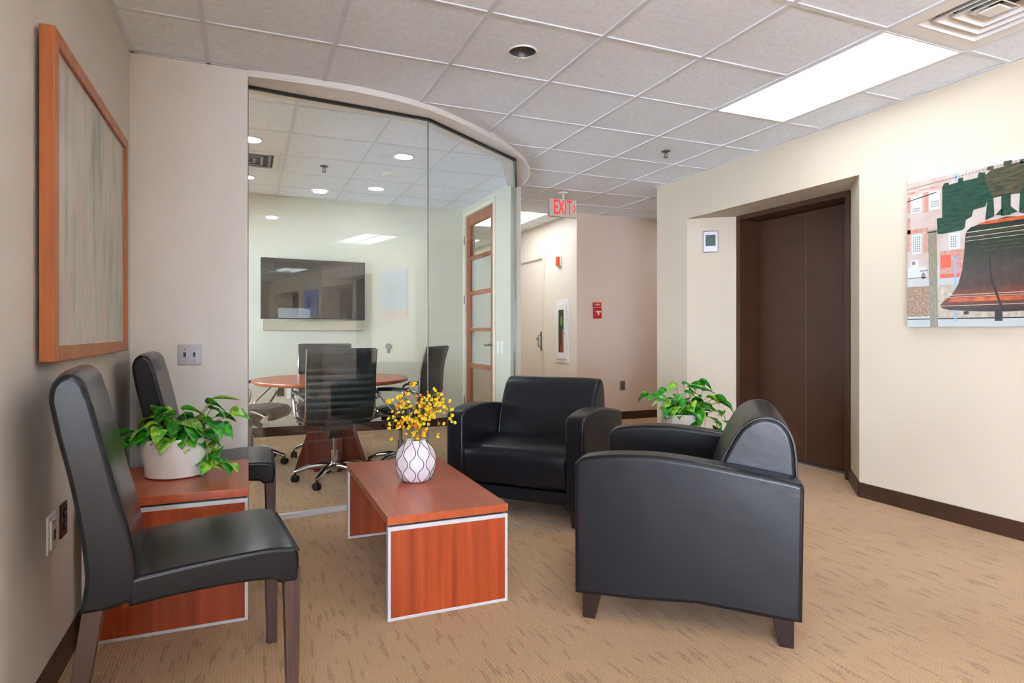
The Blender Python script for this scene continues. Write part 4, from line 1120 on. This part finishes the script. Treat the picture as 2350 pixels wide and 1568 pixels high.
# ---------------------------------------------------------------- ribbed conference chairs (front = +y, origin under the hub)
def office_chair():
    o = empty('conference_chair', (0, 0, 0))
    hub_z = .09
    def shell(name, path, hw, th, nribs):
        """path: side profile (y,z) centre line; ribs run across the width"""
        path = spline2(path, 10); N = len(path); d = [0]
        for a, b in zip(path[:-1], path[1:]): d.append(d[-1]+math.hypot(b[0]-a[0], b[1]-a[1]))
        vs = []; NX = 8
        for i, (y, z) in enumerate(path):
            a = path[max(i-1, 0)]; b = path[min(i+1, N-1)]; t = Vector((b[0]-a[0], b[1]-a[1])).normalized(); nn = Vector((-t.y, t.x))
            ph = d[i]/d[-1]*nribs; k = th*(.62+.38*abs(sin(pi*ph))**.5); e = min(1, .25+min(i, N-1-i)*.25)
            k *= e
            for s in (1, -1):
                for j in range(NX+1):
                    u = -1+2*j/NX; kk = k*(1-.5*abs(u)**6); vs.append((hw*u, y+nn.x*kk*s, z+nn.y*kk*s))
        W_ = 2*(NX+1); fs = []
        for i in range(N-1):
            for s in (0, 1):
                for j in range(NX):
                    q = i*W_+s*(NX+1)+j; fs.append((q, q+1, q+W_+1, q+W_))
            fs.append((i*W_, i*W_+W_, (i+1)*W_+NX+1, i*W_+NX+1)); fs.append((i*W_+NX, i*W_+W_-1, (i+1)*W_+W_-1, (i+1)*W_+NX))
        for i in (0, N-1):
            for j in range(NX): q = i*W_+j; fs.append((q, q+1, q+NX+2, q+NX+1))
        return MB().add(vs, fs, 'leather3').build(name, o, smooth=38)
    shell('seat', [(.24, .40), (.255, .435), (.225, .468), (.12, .480), (0, .470), (-.12, .462), (-.20, .475)], .228, .028, 9)
    shell('backrest', [(-.205, .495), (-.245, .56), (-.262, .66), (-.268, .76), (-.285, .88), (-.32, 1.005)], .235, .022, 11)
    for s in (-1, 1):
        x = s*.240
        MB().tube(spline([(x, .225, .43), (x, .1, .475), (x, -.1, .462), (x, -.20, .485), (x, -.25, .57), (x, -.266, .70), (x, -.28, .85), (x, -.322, 1.0)], 4), .009, 'chrome', 8).build('side_frame', o)
        ar = MB(); xa = s*.285
        ar.tube(spline([(s*.248, .04, .475), (xa, .06, .50), (xa, .115, .59), (xa, .10, .655), (xa, .03, .67), (xa, -.12, .67), (xa, -.23, .665), (s*.25, -.268, .64)], 5), .010, 'chrome', 8)
        ar.tube(spline([(s*.248, -.08, .465), (xa, -.07, .50), (xa, .0, .57), (xa, .07, .635)], 4), .008, 'chrome', 8)
        a_ = ar.build('armrest', o)
        MB().tube([(xa, .06, .681), (xa, -.06, .683), (xa, -.18, .681)], [.012, .015, .012], 'black', 8, flat=.6).build('arm_pad', a_)
    m = MB().box((-.11, -.14, .405), (.11, .12, .435), 'black').prism([(-.10, .405), (.10, .405), (.06, .35), (.0, .32), (-.08, .35)], -.05, .05, 'black', 'x')
    m.tube([(-.08, .02, .375), (-.25, .03, .385)], .007, 'steel', 6).ball((-.26, .03, .385), (.03, .014, .012), 'black').tube([(.04, .04, .36), (.04, .11, .33)], .022, 'black', 10)
    m.build('tilt_mechanism', o, bevel=0)
    MB().tube([(0, 0, .33), (0, 0, .22)], .014, 'chrome', 14).tube([(0, 0, .24), (0, 0, .075)], .026, 'chrome', 18).build('gas_column', o)
    for k in range(5):
        a = 2*pi*k/5+rad(-125); c_, s_ = cos(a), sin(a)
        lg = MB().tube([(0, 0, .115), (.08*c_, .08*s_, .125), (.18*c_, .18*s_, .115), (.27*c_, .27*s_, .082), (.29*c_, .29*s_, .075)], [.032, .029, .025, .021, .015], 'chrome', 12, flat=.75).build('base_leg', o)
        cs = MB(); T = Matrix.Translation((.285*c_, .285*s_, .028)) @ Matrix.Rotation(a+1.1, 4, 'Z')
        for q in (-1, 1): cs.lathe([(.001, -.009), (.024, -.009), (.028, -.004), (.028, .004), (.024, .009), (.001, .009)], 'rubber', 20, T=T @ Matrix.Translation((0, q*.014, 0)) @ Matrix.Rotation(pi/2, 4, 'X'), cap=False)
        cs.tube([(.285*c_, .285*s_, .03), (.285*c_, .285*s_, .07)], .008, 'black', 8); cs.build('caster', lg)
    return o
oc = office_chair()
specs = [((.60, 4.84), .05, 'ribbed black office chair in front of the round table, its back to the glass'),
         ((.655, 5.93), pi-.1, 'ribbed black office chair on the far side of the round table'),
         ((1.155, 5.065), pi/2-.66, 'ribbed black office chair seen from the side, right of the round table'),
         ((.02, 5.72), -pi/2-.40, 'ribbed office chair cut off by the wall end, left of the round table')]
for i, (p, rz, lb) in enumerate(specs):
    q = oc if i == 0 else copy_tree(oc)
    q.location = (*p, 0); q.rotation_euler.z = rz; tag(q, lb, 'office chair', 'office chairs around the round table')
